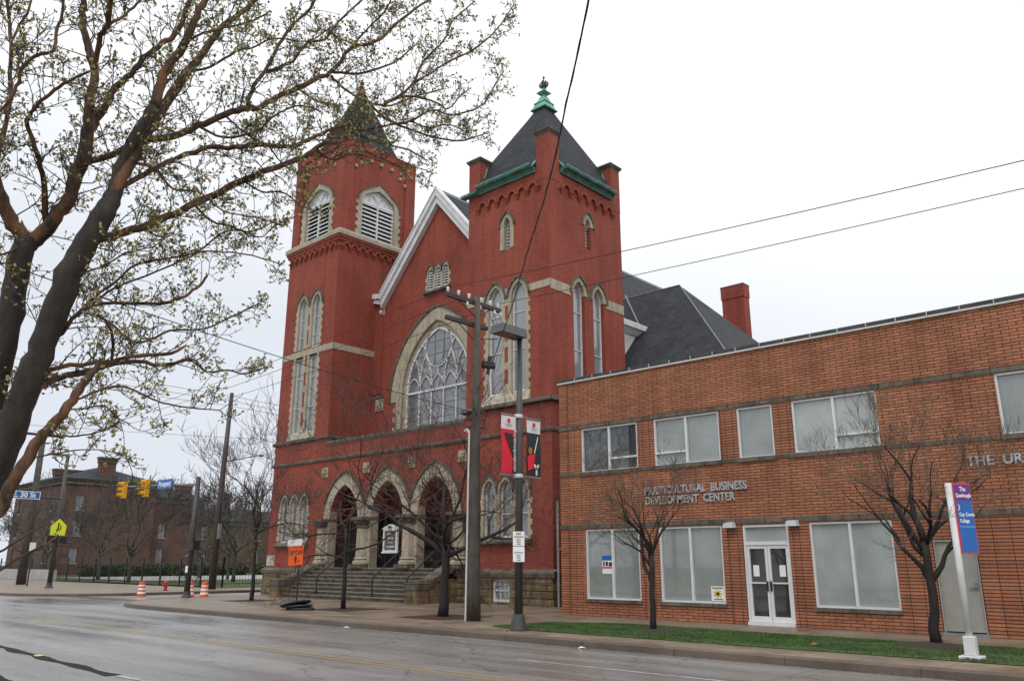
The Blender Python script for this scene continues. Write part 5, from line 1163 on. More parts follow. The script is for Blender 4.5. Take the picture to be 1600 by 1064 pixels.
# foreground road hoses
def seam(pts,name,w,mat='tar',z=-.1455,seed=1):
    rs_=random.Random(seed); m=MB(); P=[]
    for (a,b) in zip(pts,pts[1:]):
        a=Vector(a); b=Vector(b); n=max(2,int((b-a).length/.12)); d=(b-a).normalized(); q=Vector((-d.y,d.x))
        for i in range(n+1):
            c=a.lerp(b,i/n); c=c+q*.03*math.sin(c.x*2.1+c.x*c.x*.13); ww=w*(.9+.25*math.sin(c.x*3.3)+rs_.uniform(-.06,.06))/2; P+=[(c.x-q.x*ww,c.y-q.y*ww,z),(c.x+q.x*ww,c.y+q.y*ww,z)]
    m.add(P,[(2*i,2*i+1,2*i+3,2*i+2) for i in range(len(P)//2-1)]); return struct(m.build(name,mat))
seam([(-34,7.0),(-27,6.8),(-22.57,6.57),(-18.97,6.42),(-16.61,6.33),(-14.9,6.30)],'tar_seam',.24)
seam([(-26,4.95),(-16.5,4.87),(-14.5,4.84),(-11,4.8)],'tar_seam',.22,seed=2)
seam([(-19.3,6.46),(-19.0,6.45)],'yellow_paint_mark',.18,'yel_tape',-.1415,3)
seam([(-14.8,6.30),(-13.9,6.3),(-13.2,6.28)],'white_paint_mark',.10,'wht_line',-.1415,4)

# ================= FAR BUILDING =================
fb=thing('brick_building','long brown brick building with grey hipped roofs and broad chimneys behind the left trees','building',(-130,60,0))
K=120/85.
def kk(y,z): return y*K, 1.7+(z-1.7)*K
def far_block(x0,x1,y0,y1,ze,zr,name='wing'):
    holes=[]; F=FS(x1); u=y0+1.6
    while u<y1-2.0:
        for z in (1.6,5.2,8.6):
            if z+1.9<ze-.6: holes.append(rect(u,u+1.1,z,z+1.9))
        u+=9.3
    w=MB(); w.wall(F,rect(y0,y1,0,ze),holes,.2); F2=FX(y0); h2=[]
    u=x0+2
    while u<x1-2:
        for z in (1.6,5.2,8.6):
            if z+1.9<ze-.6: h2.append(rect(u,u+1.1,z,z+1.9))
        u+=6.6
    w.wall(F2,rect(x0,x1,0,ze),h2,.2); w.wall(FB(y1),rect(x0,x1,0,ze),[],0); o=w.build('wall','far_brick',fb)
    for FF_,hs in ((F,holes),(F2,h2)):
        for h in hs: 
            g=MB(); g.fbox(FF_,h[0][0],h[1][0],h[0][1],h[2][1],.18,.2); wo_=g.build('window','glass_dark',fb)
            s_=MB(); s_.fbox(FF_,h[0][0]-.1,h[1][0]+.1,h[0][1]-.15,h[0][1],-.06,.1); s_.fbox(FF_,(h[0][0]+h[1][0])/2-.04,(h[0][0]+h[1][0])/2+.04,h[0][1],h[2][1],.12,.18); s_.fbox(FF_,h[0][0],h[1][0],(h[0][1]+h[2][1])/2-.04,(h[0][1]+h[2][1])/2+.04,.12,.18); s_.build('frame','grey_metal',wo_)
    c=MB(); c.box(x0-.5,x1+.5,y0-.5,y1+.5,ze,ze+.25); c.box(x0-.3,x1+.3,y0-.3,y1+.3,ze-.5,ze-.05); c.build('cornice','white' if False else 'stone_dark',fb)
    r=MB(); e=.8; dx=(x1-x0)/2; dy=(y1-y0)/2; m_=min(dx,dy); A=[(x0-e,y0-e,ze+.25),(x1+e,y0-e,ze+.25),(x1+e,y1+e,ze+.25),(x0-e,y1+e,ze+.25)]
    if dx<dy: A+=[((x0+x1)/2,y0+m_*.9,zr),((x0+x1)/2,y1-m_*.9,zr)]; r.add(A,[(0,1,4),(1,2,5,4),(2,3,5),(3,0,4,5),(0,3,2,1)])
    else: A+=[(x0+m_*.9,(y0+y1)/2,zr),(x1-m_*.9,(y0+y1)/2,zr)]; r.add(A,[(0,1,5,4),(1,2,5),(2,3,4,5),(3,0,4),(0,3,2,1)])
    r.build('roof','slate',fb)
def far_chimney(x,y,w_,z0,z1):
    m=MB(); m.box(x-.9,x,y,y+w_,z0,z1-.5); m.box(x-1.0,x+.1,y-.1,y+w_+.1,z1-.6,z1); c=m.build('chimney','far_brick',fb); m=MB(); m.box(x-1.1,x+.2,y-.2,y+w_+.2,z1,z1+.25); m.build('cap','stone_dark',c)
far_block(-140,-120,41.0,53.5,12.5,15.2); far_block(-138,-121.5,53.5,61.5,10.7,12.8); far_block(-140,-124,61.5,84,7.9,10.6)
far_chimney(-120.8,45.4,2.2,12.0,15.9); far_chimney(-122.0,57.6,2.2,10,12.9); far_chimney(-128,68,1.6,9,12.6); far_chimney(-126,40.8+.6,3.6,12,14.3)
# ================= VEGETATION =================
def leafmass(name,centres,n,size,mat,label,cat,seed,kind=None,org=None):
    rnd=random.Random(seed); V=[];Fc_=[]
    for i in range(n):
        cx,cy,cz,rx,ry,rz=rnd.choice(centres)
        while True:
            a,b,c=rnd.uniform(-1,1),rnd.uniform(-1,1),rnd.uniform(-1,1)
            q=a*a+b*b+c*c
            if q<1 and q>.25: break
        p=Vector((cx+a*rx,cy+b*ry,max(.05,cz+c*rz))); d=Vector((rnd.gauss(0,1),rnd.gauss(0,1),rnd.gauss(0,1))).normalized(); e=d.orthogonal().normalized(); s_=size*rnd.uniform(.6,1.4)
        o=len(V); V+=[p-d*s_,p+e*s_*.6,p+d*s_]; Fc_.append((o,o+1,o+2))
    mb=MB(); mb.v=[tuple(v) for v in V]; mb.f=Fc_; o=mb.build(name,mat,None,org or centres[0][:3]); return tag(o,label,cat)
def hedge(x0,y0,x1,y1,h,label,seed,mat='hedge',sz=.16,n=5000):
    k=int(math.hypot(x1-x0,y1-y0)/1.3)+1; rnd=random.Random(seed)
    C=[(x0+(x1-x0)*i/k,y0+(y1-y0)*i/k+rnd.uniform(-.2,.2),h*.48,1.2,1.0,h*.52*rnd.uniform(.85,1.1)) for i in range(k+1)]
    return leafmass('hedge',C,n,sz,mat,label,'hedge',seed,org=((x0+x1)/2,(y0+y1)/2,0))
hedge(-106,40,-106,60,1.5,'dark green clipped hedge beyond the driveway, left of the signal pole',4,n=9000,sz=.25)
hedge(-107,64,-107,88,1.5,'dark green clipped hedge beyond the driveway, right of the signal pole',5,n=9000,sz=.25)
leafmass('shrub',[(-109,57,3.6,2.4,3.6,3.2),(-109,62,3.2,2.2,3.2,2.8)],2600,.14,'shrub','loose yellow green spring bush in front of the far brown wall','shrub',9)
leafmass('shrub',[(-108,78,3.2,1.8,3.0,2.8)],1100,.14,'shrub','small yellow green bush left of the church corner','shrub',10)

def grow(root,h,seed,limbs,levels=4,spread=.5,r0=.1,trunk_h=2.0,lean=(0,0),twig_r=.006,kids=(3,4),mats=('bark','bark'),name='bare_tree',label='',group=None,gravity=-.02,lenf=.72,explicit=None,cat='tree',dens=1.0,jit=.16,minr=.005,curl=.12):
    rnd=random.Random(seed); t=thing(name,label,cat,(root[0],root[1],0),group)
    tr=MB(); br=MB(); tw=MB()
    P0=Vector((root[0],root[1],-.02)); top=Vector((root[0]+lean[0],root[1]+lean[1],trunk_h)); pts=[];rad=[]
    for i in range(7):
        f=i/6; p=P0.lerp(top,f)+Vector((rnd.uniform(-1,1),rnd.uniform(-1,1),0))*.04*(f>0 and 1); pts.append(p); rad.append(r0*(1.15 if f==0 else 1.0 if f<.2 else .96-.2*f))
    tr.tube(pts,rad,10); pend=[]
    def branch(p,d,L,r,lev):
        n=5 if lev<2 else 4; q=[p]; rr=[r]; dd=d.copy(); cur=p.copy()
        for i in range(n):
            dd=(dd+Vector((rnd.gauss(0,jit),rnd.gauss(0,jit),rnd.gauss(0,jit)-gravity*lev+curl*.25))).normalized(); cur=cur+dd*(L/n); q.append(cur.copy()); rr.append(r*(1-.55*(i+1)/n))
        (br if lev<2 else tw).tube(q,[max(x,minr*.6) for x in rr],6 if lev<2 else 3 if lev>2 else 4,lev<1)
        if lev>=levels: return
        k=rnd.randint(*kids); k=max(2,int(k*dens+rnd.random()))
        for j in range(k):
            f=rnd.uniform(.35,1.0) if j else 1.0; idx=min(n,max(1,int(round(f*n)))); base=q[idx]; bd=(q[idx]-q[idx-1]).normalized()
            ax=bd.orthogonal().normalized(); ax.rotate(Matrix.Rotation(rnd.uniform(0,2*PI),3,bd)); ang=spread*rnd.uniform(.5,1.35)*(.45 if j==0 else 1)
            nd=(bd*math.cos(ang)+ax*math.sin(ang)); nd.z+=curl*.6; nd.normalize()
            branch(base,nd,L*lenf*rnd.uniform(.75,1.2),max(minr,rr[idx]*.72),lev+1)
    for (dx,dy,dz,L,r,z) in limbs:
        base=P0.lerp(top,z); branch(base,Vector((dx,dy,dz)).normalized(),L,r,0)
    tr.build('trunk',mats[0],t,smooth=True); br.build('limb',mats[0],t,smooth=True); tw.build('twigs',mats[1],t); return t
# traced limbs of the near tree: x,y,z,radius in metres
FT=[[(-7.357,1.731,1.598,0.1442),(-7.093,1.842,2.176,0.1324),(-6.968,1.899,2.549,0.1114),(-6.904,1.94,2.822,0.1035),(-6.837,1.974,3.118,0.0999),(-6.762,2.017,3.406,0.0963),(-6.607,2.065,3.883,0.1018),(-6.521,2.126,4.153,0.0887),(-6.432,2.195,4.408,0.0801),(-6.406,2.237,4.582,0.0618),(-6.367,2.26,4.839,0.0528),(-6.258,2.325,5.157,0.0484),(-6.187,2.38,5.402,0.0415),(-6.126,2.409,5.698,0.037),(-6.061,2.485,5.879,0.0348),(-5.993,2.528,6.152,0.0301),(-5.94,2.574,6.381,0.0278),(-5.838,2.626,6.715,0.0204)],
[(-6.432,2.195,4.408,0.0518),(-6.315,2.332,4.959,0.0459),(-6.331,2.434,5.275,0.0446),(-6.321,2.558,5.597,0.0406),(-6.343,2.67,5.87,0.0364),(-6.43,2.76,6.045,0.0346),(-6.38,2.906,6.407,0.0299),(-6.371,3.055,6.658,0.025),(-6.354,3.216,6.898,0.0227),(-6.286,3.39,7.228,0.0174)],
[(-7.725,1.818,1.593,0.1377),(-7.421,1.842,2.465,0.1272),(-7.296,1.843,2.96,0.1072),(-7.205,1.846,3.364,0.094),(-7.14,1.842,3.724,0.09),(-7.084,1.827,4.09,0.0859),(-7.068,1.865,4.219,0.0817)],
[(-7.068,1.865,4.219,0.0625),(-7.084,1.734,4.34,0.0573),(-7.058,1.638,4.473,0.0521),(-7.017,1.541,4.644,0.047),(-6.935,1.446,4.914,0.0373)],
[(-7.068,1.865,4.219,0.0721),(-7.049,1.911,4.256,0.0628),(-6.969,1.976,4.395,0.0582),(-6.873,2.04,4.577,0.0536),(-6.822,2.062,4.759,0.049),(-6.771,2.076,4.964,0.059),(-6.724,2.064,5.228,0.0494),(-6.702,2.04,5.462,0.0372),(-6.668,2.027,5.699,0.0349),(-6.691,1.987,5.864,0.0326),(-6.729,1.932,6.035,0.0302),(-6.743,1.899,6.203,0.0278),(-6.738,1.885,6.372,0.0254),(-6.711,1.865,6.606,0.0204)],
[(-6.732,2.063,5.182,0.037),(-6.755,2.116,5.275,0.03),(-6.727,2.18,5.469,0.0278),(-6.729,2.222,5.645,0.0281),(-6.705,2.297,5.797,0.0258),(-6.633,2.398,5.995,0.0235),(-6.557,2.508,6.181,0.0237),(-6.531,2.594,6.307,0.024),(-6.489,2.646,6.565,0.0216),(-6.453,2.691,6.828,0.0191)],
[(-6.668,2.027,5.699,0.0224),(-6.473,1.977,5.934,0.0221),(-6.315,1.965,5.978,0.0218),(-6.164,1.921,6.089,0.0191),(-6.032,1.872,6.169,0.0164)],
[(-6.316,1.967,5.968,0.0121),(-6.351,2.073,6.1,0.0123),(-6.358,2.179,6.303,0.0101),(-6.374,2.278,6.505,0.0103)],
[(-6.998,1.944,4.411,0.0267),(-6.876,1.844,4.697,0.0216),(-6.793,1.749,4.871,0.019),(-6.739,1.627,5.046,0.0164),(-6.627,1.609,5.09,0.0139),(-6.49,1.614,5.131,0.0137),(-6.299,1.66,5.195,0.0136),(-6.108,1.715,5.233,0.0112),(-5.928,1.771,5.245,0.0088)],
[(-6.645,1.393,5.013,0.0113),(-6.585,1.443,5.121,0.0113),(-6.534,1.466,5.283,0.0137),(-6.523,1.475,5.379,0.0137),(-6.447,1.533,5.504,0.0138),(-6.359,1.629,5.558,0.0138),(-6.351,1.615,5.709,0.0116),(-6.319,1.626,5.852,0.0116),(-6.293,1.606,6.063,0.0093)],
[(-7.048,1.547,4.6,0.0188),(-6.991,1.53,4.913,0.0166),(-6.917,1.525,5.234,0.0166),(-6.893,1.482,5.532,0.0167),(-6.88,1.453,5.768,0.0144),(-6.877,1.364,6.143,0.0121),(-6.887,1.336,6.318,0.0121)],
[(-6.876,1.448,5.794,0.0096),(-6.944,1.494,6.005,0.0098),(-6.997,1.552,6.221,0.01),(-7.075,1.576,6.469,0.0076)],
[(-6.525,2.12,4.103,0.0419),(-6.575,2.231,4.222,0.0357),(-6.546,2.421,4.323,0.0341),(-6.523,2.597,4.447,0.0323),(-6.497,2.769,4.59,0.0305),(-6.485,2.926,4.736,0.0311),(-6.447,3.106,4.886,0.0317),(-6.375,3.306,5.068,0.0296),(-6.295,3.519,5.231,0.0275),(-6.204,3.744,5.392,0.028),(-6.175,3.912,5.55,0.0228),(-6.163,4.053,5.743,0.0174),(-6.164,4.187,5.92,0.0148),(-6.128,4.354,6.102,0.012),(-6.063,4.538,6.307,0.0092)],
[(-6.858,2.048,4.592,0.0244),(-6.912,2.074,4.913,0.0299),(-6.829,2.288,5.069,0.0279),(-6.731,2.503,5.256,0.0311),(-6.586,2.777,5.403,0.0317),(-6.579,2.927,5.542,0.0296),(-6.501,3.132,5.712,0.0302),(-6.457,3.316,5.851,0.0307),(-6.501,3.443,5.926,0.0284),(-6.463,3.606,6.105,0.026),(-6.4,3.799,6.268,0.0265),(-6.332,3.988,6.454,0.024),(-6.332,4.134,6.585,0.0213),(-6.239,4.295,6.907,0.0186),(-6.126,4.535,7.065,0.0157),(-6.068,4.694,7.305,0.016),(-5.941,4.902,7.585,0.013),(-5.91,5.055,7.773,0.0099),(-5.821,5.259,7.972,0.0067)],
[(-6.39,2.255,4.628,0.0238),(-6.394,2.39,4.759,0.0219),(-6.387,2.531,4.904,0.0223),(-6.346,2.699,5.057,0.0202),(-6.267,2.905,5.203,0.0206),(-6.225,3.107,5.269,0.021),(-6.165,3.318,5.352,0.0214),(-6.084,3.562,5.402,0.0191),(-6.083,3.711,5.508,0.0194),(-6.034,3.887,5.658,0.0169),(-5.996,4.058,5.799,0.0143),(-5.912,4.28,5.911,0.0117),(-5.8,4.503,6.093,0.0089)],
[(-6.457,3.316,5.851,0.0223),(-6.488,3.366,6.08,0.0198),(-6.458,3.463,6.333,0.0173),(-6.406,3.559,6.646,0.0175),(-6.372,3.662,6.892,0.0148),(-6.296,3.802,7.143,0.015),(-6.273,3.89,7.406,0.0122)],
[(-6.463,3.468,6.309,0.0173),(-6.355,3.684,6.497,0.0146),(-6.318,3.81,6.752,0.0149),(-6.279,3.989,6.873,0.0121),(-6.238,4.116,7.136,0.0123),(-6.111,4.306,7.445,0.0094),(-6.06,4.457,7.667,0.0095)],
[(-6.332,4.134,6.585,0.0152),(-6.317,4.393,6.683,0.0125),(-6.299,4.632,6.84,0.0128),(-6.23,4.895,7.06,0.0098),(-6.177,5.116,7.355,0.0067)],
[(-6.174,4.036,5.761,0.0145),(-6.182,4.162,5.895,0.0147),(-6.112,4.391,5.944,0.012),(-6.03,4.609,6.049,0.0122),(-5.907,4.861,6.169,0.0124),(-5.805,5.07,6.35,0.0094),(-5.745,5.302,6.367,0.0096),(-5.614,5.551,6.511,0.0097),(-5.585,5.691,6.699,0.0098),(-5.574,5.801,6.924,0.0083),(-5.563,5.915,7.133,0.0068)],
[(-6.094,4.423,6.267,0.0152),(-6.086,4.647,6.192,0.0123),(-6.032,4.899,6.152,0.0125),(-5.929,5.19,6.128,0.0095),(-5.81,5.477,6.155,0.0097),(-5.776,5.658,6.257,0.0082),(-5.747,5.831,6.366,0.0066)],
[(-6.02,4.589,6.275,0.0153),(-5.903,4.84,6.57,0.0125),(-5.876,4.983,6.933,0.0128),(-5.796,5.19,7.252,0.0098),(-5.799,5.319,7.58,0.01),(-5.688,5.549,7.916,0.0068)],
[(-5.9,4.838,6.583,0.0125),(-5.839,5.083,6.831,0.0112),(-5.85,5.275,7.044,0.0114),(-5.729,5.571,7.303,0.01),(-5.611,5.833,7.648,0.0085),(-5.52,6.041,8.067,0.007)],
[(-6.34,4.143,6.541,0.0152),(-6.376,4.349,6.503,0.0124),(-6.343,4.62,6.461,0.0126),(-6.286,4.878,6.516,0.0097),(-6.17,5.138,6.706,0.0098),(-6.053,5.411,6.865,0.0067)],
[(-6.768,2.045,3.095,0.0204),(-6.834,2.105,3.151,0.0185),(-6.691,2.348,3.228,0.0164),(-6.659,2.504,3.267,0.0167),(-6.606,2.669,3.332,0.0169),(-6.501,2.888,3.377,0.0147),(-6.499,2.999,3.465,0.0075)],
[(-6.806,2.026,2.996,0.0317),(-6.89,2.104,3.062,0.0301),(-6.933,2.217,3.134,0.0259),(-6.875,2.42,3.212,0.0265),(-6.86,2.581,3.298,0.0221),(-6.823,2.778,3.339,0.0175),(-6.839,2.946,3.332,0.0153),(-6.754,3.171,3.417,0.0155),(-6.785,3.35,3.343,0.0079),(-6.763,3.532,3.389,0.008),(-6.764,3.712,3.384,0.0082),(-6.706,3.908,3.482,0.0056)],
[(-6.703,1.766,1.605,0.053),(-6.6,1.802,1.949,0.0494),(-6.59,1.843,2.052,0.0457),(-6.56,1.878,2.222,0.044),(-6.511,1.928,2.399,0.0422),(-6.461,1.985,2.557,0.0384),(-6.419,2.049,2.677,0.0365),(-6.37,2.114,2.813,0.0347),(-6.321,2.173,2.964,0.0306),(-6.296,2.228,3.067,0.0242),(-6.306,2.264,3.135,0.02)],
[(-6.728,2.061,3.372,0.0183),(-6.785,2.122,3.448,0.0163),(-6.771,2.214,3.614,0.0166),(-6.774,2.316,3.709,0.0144),(-6.735,2.47,3.77,0.0146),(-6.559,2.762,3.796,0.0148),(-6.519,2.913,3.87,0.0126),(-6.491,3.035,3.987,0.0127),(-6.495,3.122,4.122,0.0103)],
[(-6.771,2.214,3.614,0.0142),(-6.787,2.337,3.81,0.0121),(-6.805,2.473,3.967,0.0099),(-6.772,2.638,4.171,0.0101),(-6.669,2.904,4.279,0.0078),(-6.638,3.1,4.395,0.0079),(-6.581,3.282,4.615,0.0081),(-6.515,3.529,4.68,0.0069),(-6.475,3.72,4.833,0.0056)],
[(-6.791,2.154,3.535,0.0117),(-6.842,2.32,3.719,0.0097),(-6.859,2.504,3.937,0.01),(-6.776,2.788,4.137,0.0077),(-6.748,3.026,4.323,0.0079),(-6.797,3.212,4.458,0.0081),(-6.724,3.539,4.515,0.007),(-6.639,3.907,4.493,0.0057)],
[(-6.764,2.429,3.618,0.0097),(-6.816,2.559,3.573,0.0098),(-6.872,2.692,3.511,0.01),(-6.881,2.834,3.541,0.0102),(-6.832,2.995,3.658,0.0103),(-6.712,3.249,3.707,0.0079),(-6.59,3.464,3.862,0.008),(-6.503,3.651,4.004,0.0054)],
[(-6.672,2.487,3.277,0.0119),(-6.503,2.408,3.401,0.0117),(-6.375,2.307,3.485,0.0114),(-6.291,2.185,3.518,0.0089)],
[(-6.332,2.152,2.852,0.0087),(-6.226,2.295,2.946,0.0088),(-6.163,2.425,2.967,0.0089),(-6.087,2.604,2.89,0.0067),(-6.04,2.739,2.859,0.0068),(-5.958,2.9,2.846,0.0057),(-5.89,3.044,2.842,0.0046),(-5.934,3.092,2.819,0.0035)],
[(-6.37,2.109,2.779,0.0065),(-6.387,2.224,2.806,0.0066),(-6.371,2.365,2.844,0.0067),(-6.427,2.476,2.786,0.0045),(-6.466,2.594,2.75,0.0046)],
[(-6.459,1.994,2.586,0.0085),(-6.511,2.083,2.597,0.0065),(-6.482,2.244,2.612,0.0066),(-6.473,2.378,2.655,0.0056),(-6.433,2.522,2.743,0.0046)],
[(-6.467,1.977,2.423,0.0064),(-6.488,2.127,2.472,0.0054),(-6.451,2.332,2.517,0.0044),(-6.403,2.569,2.502,0.0034)],
[(-6.625,1.845,1.584,0.0102),(-6.665,1.926,1.647,0.0104),(-6.669,2.033,1.726,0.0106),(-6.61,2.189,1.83,0.0086),(-6.654,2.265,1.897,0.0044)],
[(-6.611,1.838,1.734,0.0082),(-6.341,1.87,1.808,0.008),(-6.074,1.896,1.892,0.0059),(-5.814,1.925,1.951,0.0038)],
[(-6.367,2.26,4.839,0.0144),(-6.26,2.455,4.831,0.0121),(-6.237,2.622,4.693,0.0098),(-6.145,2.798,4.697,0.0074),(-6.074,3.005,4.569,0.0075),(-5.941,3.23,4.545,0.005),(-5.847,3.423,4.508,0.0051)],
[(-6.485,2.926,4.736,0.013),(-6.471,3.092,4.628,0.0105),(-6.405,3.274,4.605,0.0079),(-6.379,3.419,4.581,0.008),(-6.367,3.542,4.584,0.0054),(-6.326,3.637,4.73,0.0041)],
[(-6.545,2.419,4.333,0.0097),(-6.566,2.563,4.396,0.0074),(-6.603,2.717,4.396,0.0076),(-6.675,2.809,4.475,0.0052)],
[(-6.375,3.306,5.068,0.0108),(-6.18,3.399,4.922,0.008),(-5.969,3.468,4.878,0.0079),(-5.782,3.555,4.726,0.0052),(-5.593,3.634,4.603,0.0038)],
[(-6.4,3.799,6.268,0.0118),(-6.105,3.879,6.023,0.01),(-5.821,3.91,5.884,0.0084)],
[(-6.579,2.927,5.542,0.0135),(-6.356,3.072,5.4,0.0106),(-6.065,3.221,5.415,0.0105),(-5.848,3.272,5.511,0.0078),(-5.603,3.37,5.549,0.0077),(-5.427,3.455,5.452,0.0051)],
[(-6.343,2.67,5.87,0.013),(-6.123,2.777,5.874,0.0103),(-5.878,2.873,5.969,0.0102),(-5.715,2.933,5.955,0.0076),(-5.506,3.018,5.993,0.0075),(-5.259,3.176,5.926,0.005),(-5.026,3.263,6.013,0.0049)],
[(-6.061,2.485,5.879,0.0099),(-6.028,2.591,6.052,0.0101),(-5.941,2.768,6.168,0.0077),(-5.85,2.949,6.287,0.0078),(-5.79,3.089,6.434,0.0079)],
[(-6.175,3.912,5.55,0.0114),(-6.121,4.079,5.487,0.0115),(-6.023,4.229,5.58,0.0116),(-5.897,4.449,5.551,0.0088),(-5.816,4.628,5.522,0.0074),(-5.723,4.8,5.541,0.0059),(-5.659,4.96,5.522,0.0045)],
[(-6.168,4.19,5.902,0.0118),(-6.089,4.419,5.86,0.0105),(-6.029,4.62,5.847,0.0091),(-5.917,4.868,5.833,0.0092),(-5.882,5.06,5.785,0.0062)],
[(-6.799,1.992,3.217,0.0114),(-7.091,1.972,3.054,0.0093),(-7.333,2.001,2.884,0.0071),(-7.501,2.101,2.705,0.0048)],
[(-7.068,1.865,4.219,0.012),(-6.999,1.705,4.059,0.0093),(-6.857,1.59,3.962,0.009)],
[(-6.609,2.067,3.873,0.0093),(-6.35,2.159,3.887,0.0068),(-6.047,2.265,3.969,0.0067),(-5.799,2.348,3.979,0.0044),(-5.621,2.359,4.01,0.0043)],
[(-6.239,4.295,6.907,0.0124),(-6.008,4.288,6.991,0.0091),(-5.733,4.313,7.096,0.009),(-5.535,4.271,7.194,0.0059)],
[(-6.501,3.132,5.712,0.011),(-6.303,3.256,5.489,0.0081),(-6.089,3.372,5.326,0.008),(-5.931,3.456,5.111,0.0053),(-5.718,3.558,4.983,0.0052)],
[(-5.907,4.861,6.169,0.0093),(-5.872,5.082,6.167,0.0094),(-5.803,5.294,6.27,0.0064),(-5.775,5.507,6.272,0.0065)],
[(-6.302,4.802,6.527,0.0128),(-6.14,5.022,6.639,0.0113),(-5.999,5.273,6.616,0.0098),(-5.96,5.431,6.591,0.0082),(-5.88,5.548,6.773,0.0066),(-5.854,5.642,6.888,0.0067)]]
# street trees in front of the church
tg='bare trees along the church sidewalk'
grow((-20.55,19.05),6,11,[(-.9,-.3,.42,3.4,.10,.78),(.8,.35,.5,2.6,.09,.82),(-.1,.1,1,2.0,.10,1),(-.8,.5,.45,3.4,.08,.95),(.6,-.6,.55,2.3,.07,.92),(.15,.8,.45,2.4,.06,1),(-.6,-.7,.5,2.8,.06,1),(-.9,.1,.7,2.9,.06,1)],mats=('bark','bark_twig'),levels=5,spread=.72,r0=.165,trunk_h=2.3,lean=(.12,0),kids=(3,3),name='bare_tree',label='thick dark bare tree with spreading limbs just left of the utility pole',group=tg,lenf=.72,curl=.05,jit=.24,minr=.0085)
grow((-26.6,19.5),6,23,[(-.9,.3,.5,2.6,.045,.62),(.9,.1,.35,2.6,.045,.7),(-.1,.2,1,2.0,.05,1),(-.8,-.6,.5,2.4,.04,.9),(.5,.6,.6,2.2,.04,.95),(-.9,-.1,.7,2.6,.04,1)],levels=5,spread=.72,r0=.085,trunk_h=3.0,kids=(3,3),mats=('bark','bark_twig'),label='slender bare tree in front of the left porch arch, in a rust brown pit',group=tg,lenf=.66,jit=.24,minr=.008,curl=.05)
grow((-35.3,20.7),6,37,[(-.7,.3,.8,2.6,.07,.75),(.6,-.3,.8,2.4,.07,.85),(0,0,1,2.4,.07,1),(-.4,-.6,.8,2.1,.06,1),(.5,.5,.7,2.0,.05,.95)],levels=5,spread=.62,r0=.09,trunk_h=3.2,kids=(3,3),mats=('bark','bark_twig'),label='thin bare tree at the left corner of the church base',group=tg,lenf=.68,jit=.24,minr=.009)
tg='bare trees on the grass strip'
grow((-12.16,18.63),4,41,[(-.5,.1,1,1.3,.05,.62),(.45,.1,1,1.25,.05,.72),(0,0,1,1.35,.06,1),(-.3,-.4,1,1.4,.045,.9),(.3,.4,1,1.2,.04,.95),(-.75,.0,.8,1.2,.04,.85),(.6,-.2,.9,1.2,.035,.95)],mats=('bark','bark_light'),levels=5,spread=.5,r0=.085,trunk_h=1.9,kids=(3,3),label='smaller vase shaped bare tree on the grass left of the glass office doors',group=tg,lenf=.66,curl=.18,jit=.17,minr=.0048)
grow((-5.71,19.65),4,57,[(-.65,.1,.9,1.5,.06,.62),(.55,.2,.9,1.15,.07,.6),(0,0,1,1.35,.08,1),(-.35,-.4,1,1.5,.06,.9),(.35,.35,1,1.4,.06,.95),(-.85,.0,.6,1.5,.05,.85),(.7,-.2,.7,1.6,.05,.95),(.5,.0,1,1.4,.05,1)],mats=('bark','bark_light'),levels=5,spread=.55,r0=.108,trunk_h=2.15,kids=(3,3),label='larger bare tree with forked trunk in front of the grey service door',group=tg,lenf=.68,curl=.14,jit=.19,minr=.0048)
# trees in the far block
tg='bare trees behind the iron fence'
FTS=[(-86,33.5,7.5,.3,'bare tree farthest left of the two in front of the big brown wall'),(-74.5,31.6,7.5,.26,'bare tree right in front of the big brown wall, near the traffic signals'),(-69.5,38.8,8.5,.27,'bare tree just left of the church, right of the tall dark pole'),
(-99,33,7,.26,'bare tree beside the far left wooden pole'),(-92,47,7,.22,'small forked bare tree behind the hedge'),(-110,34,8,.28,'bare tree at the far left edge of the lawn'),(-80,44,7,.22,'bare tree seen behind the signal pole'),(-76,52,8,.22,'slim bare tree between the tall dark pole and the church')]
for i,(x,y,h,r,lb) in enumerate(FTS):
    grow((x,y),h,100+i,[(-.5,.6,.9,3.4,.09,.7),(.4,-.7,.9,3.4,.09,.75),(0,0,1,3.4,.10,1),(.3,.7,.8,3.0,.10,.85),(-.3,-.7,.8,3.0,.1,.9)],levels=4,spread=.6,r0=r*.62,trunk_h=3.0,kids=(3,4),mats=('bark_far','bark_far'),label=lb,group=tg,lenf=.68,jit=.22,minr=.026)
tg='pale tall bare trees on the skyline'
labs=['leftmost pale tall bare tree on the skyline behind the blue name sign','pale tall bare tree on the skyline left of the tall dark pole','pale tall bare tree on the skyline directly right of the tall dark pole','pale tall bare tree on the skyline midway to the church','pale tall bare tree on the skyline beside the church wall','pale bare tree top behind the roof near the broad chimney','pale bare tree at the far left edge behind the trunk']
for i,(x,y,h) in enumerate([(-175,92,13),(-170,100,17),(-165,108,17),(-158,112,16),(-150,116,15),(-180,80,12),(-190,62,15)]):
    grow((x,y),h,200+i,[(-.3,.4,1,5.5,.16,.6),(.3,-.5,1,5.5,.16,.7),(0,0,1,6.0,.18,1),(.2,.5,1,5,.13,.85),(-.2,-.5,1,5,.13,.9)],levels=4,spread=.42,r0=.3,trunk_h=h*.38,kids=(3,4),mats=('bark_pale','bark_pale'),label=labs[i],group=tg,lenf=.64,jit=.12,minr=.03)
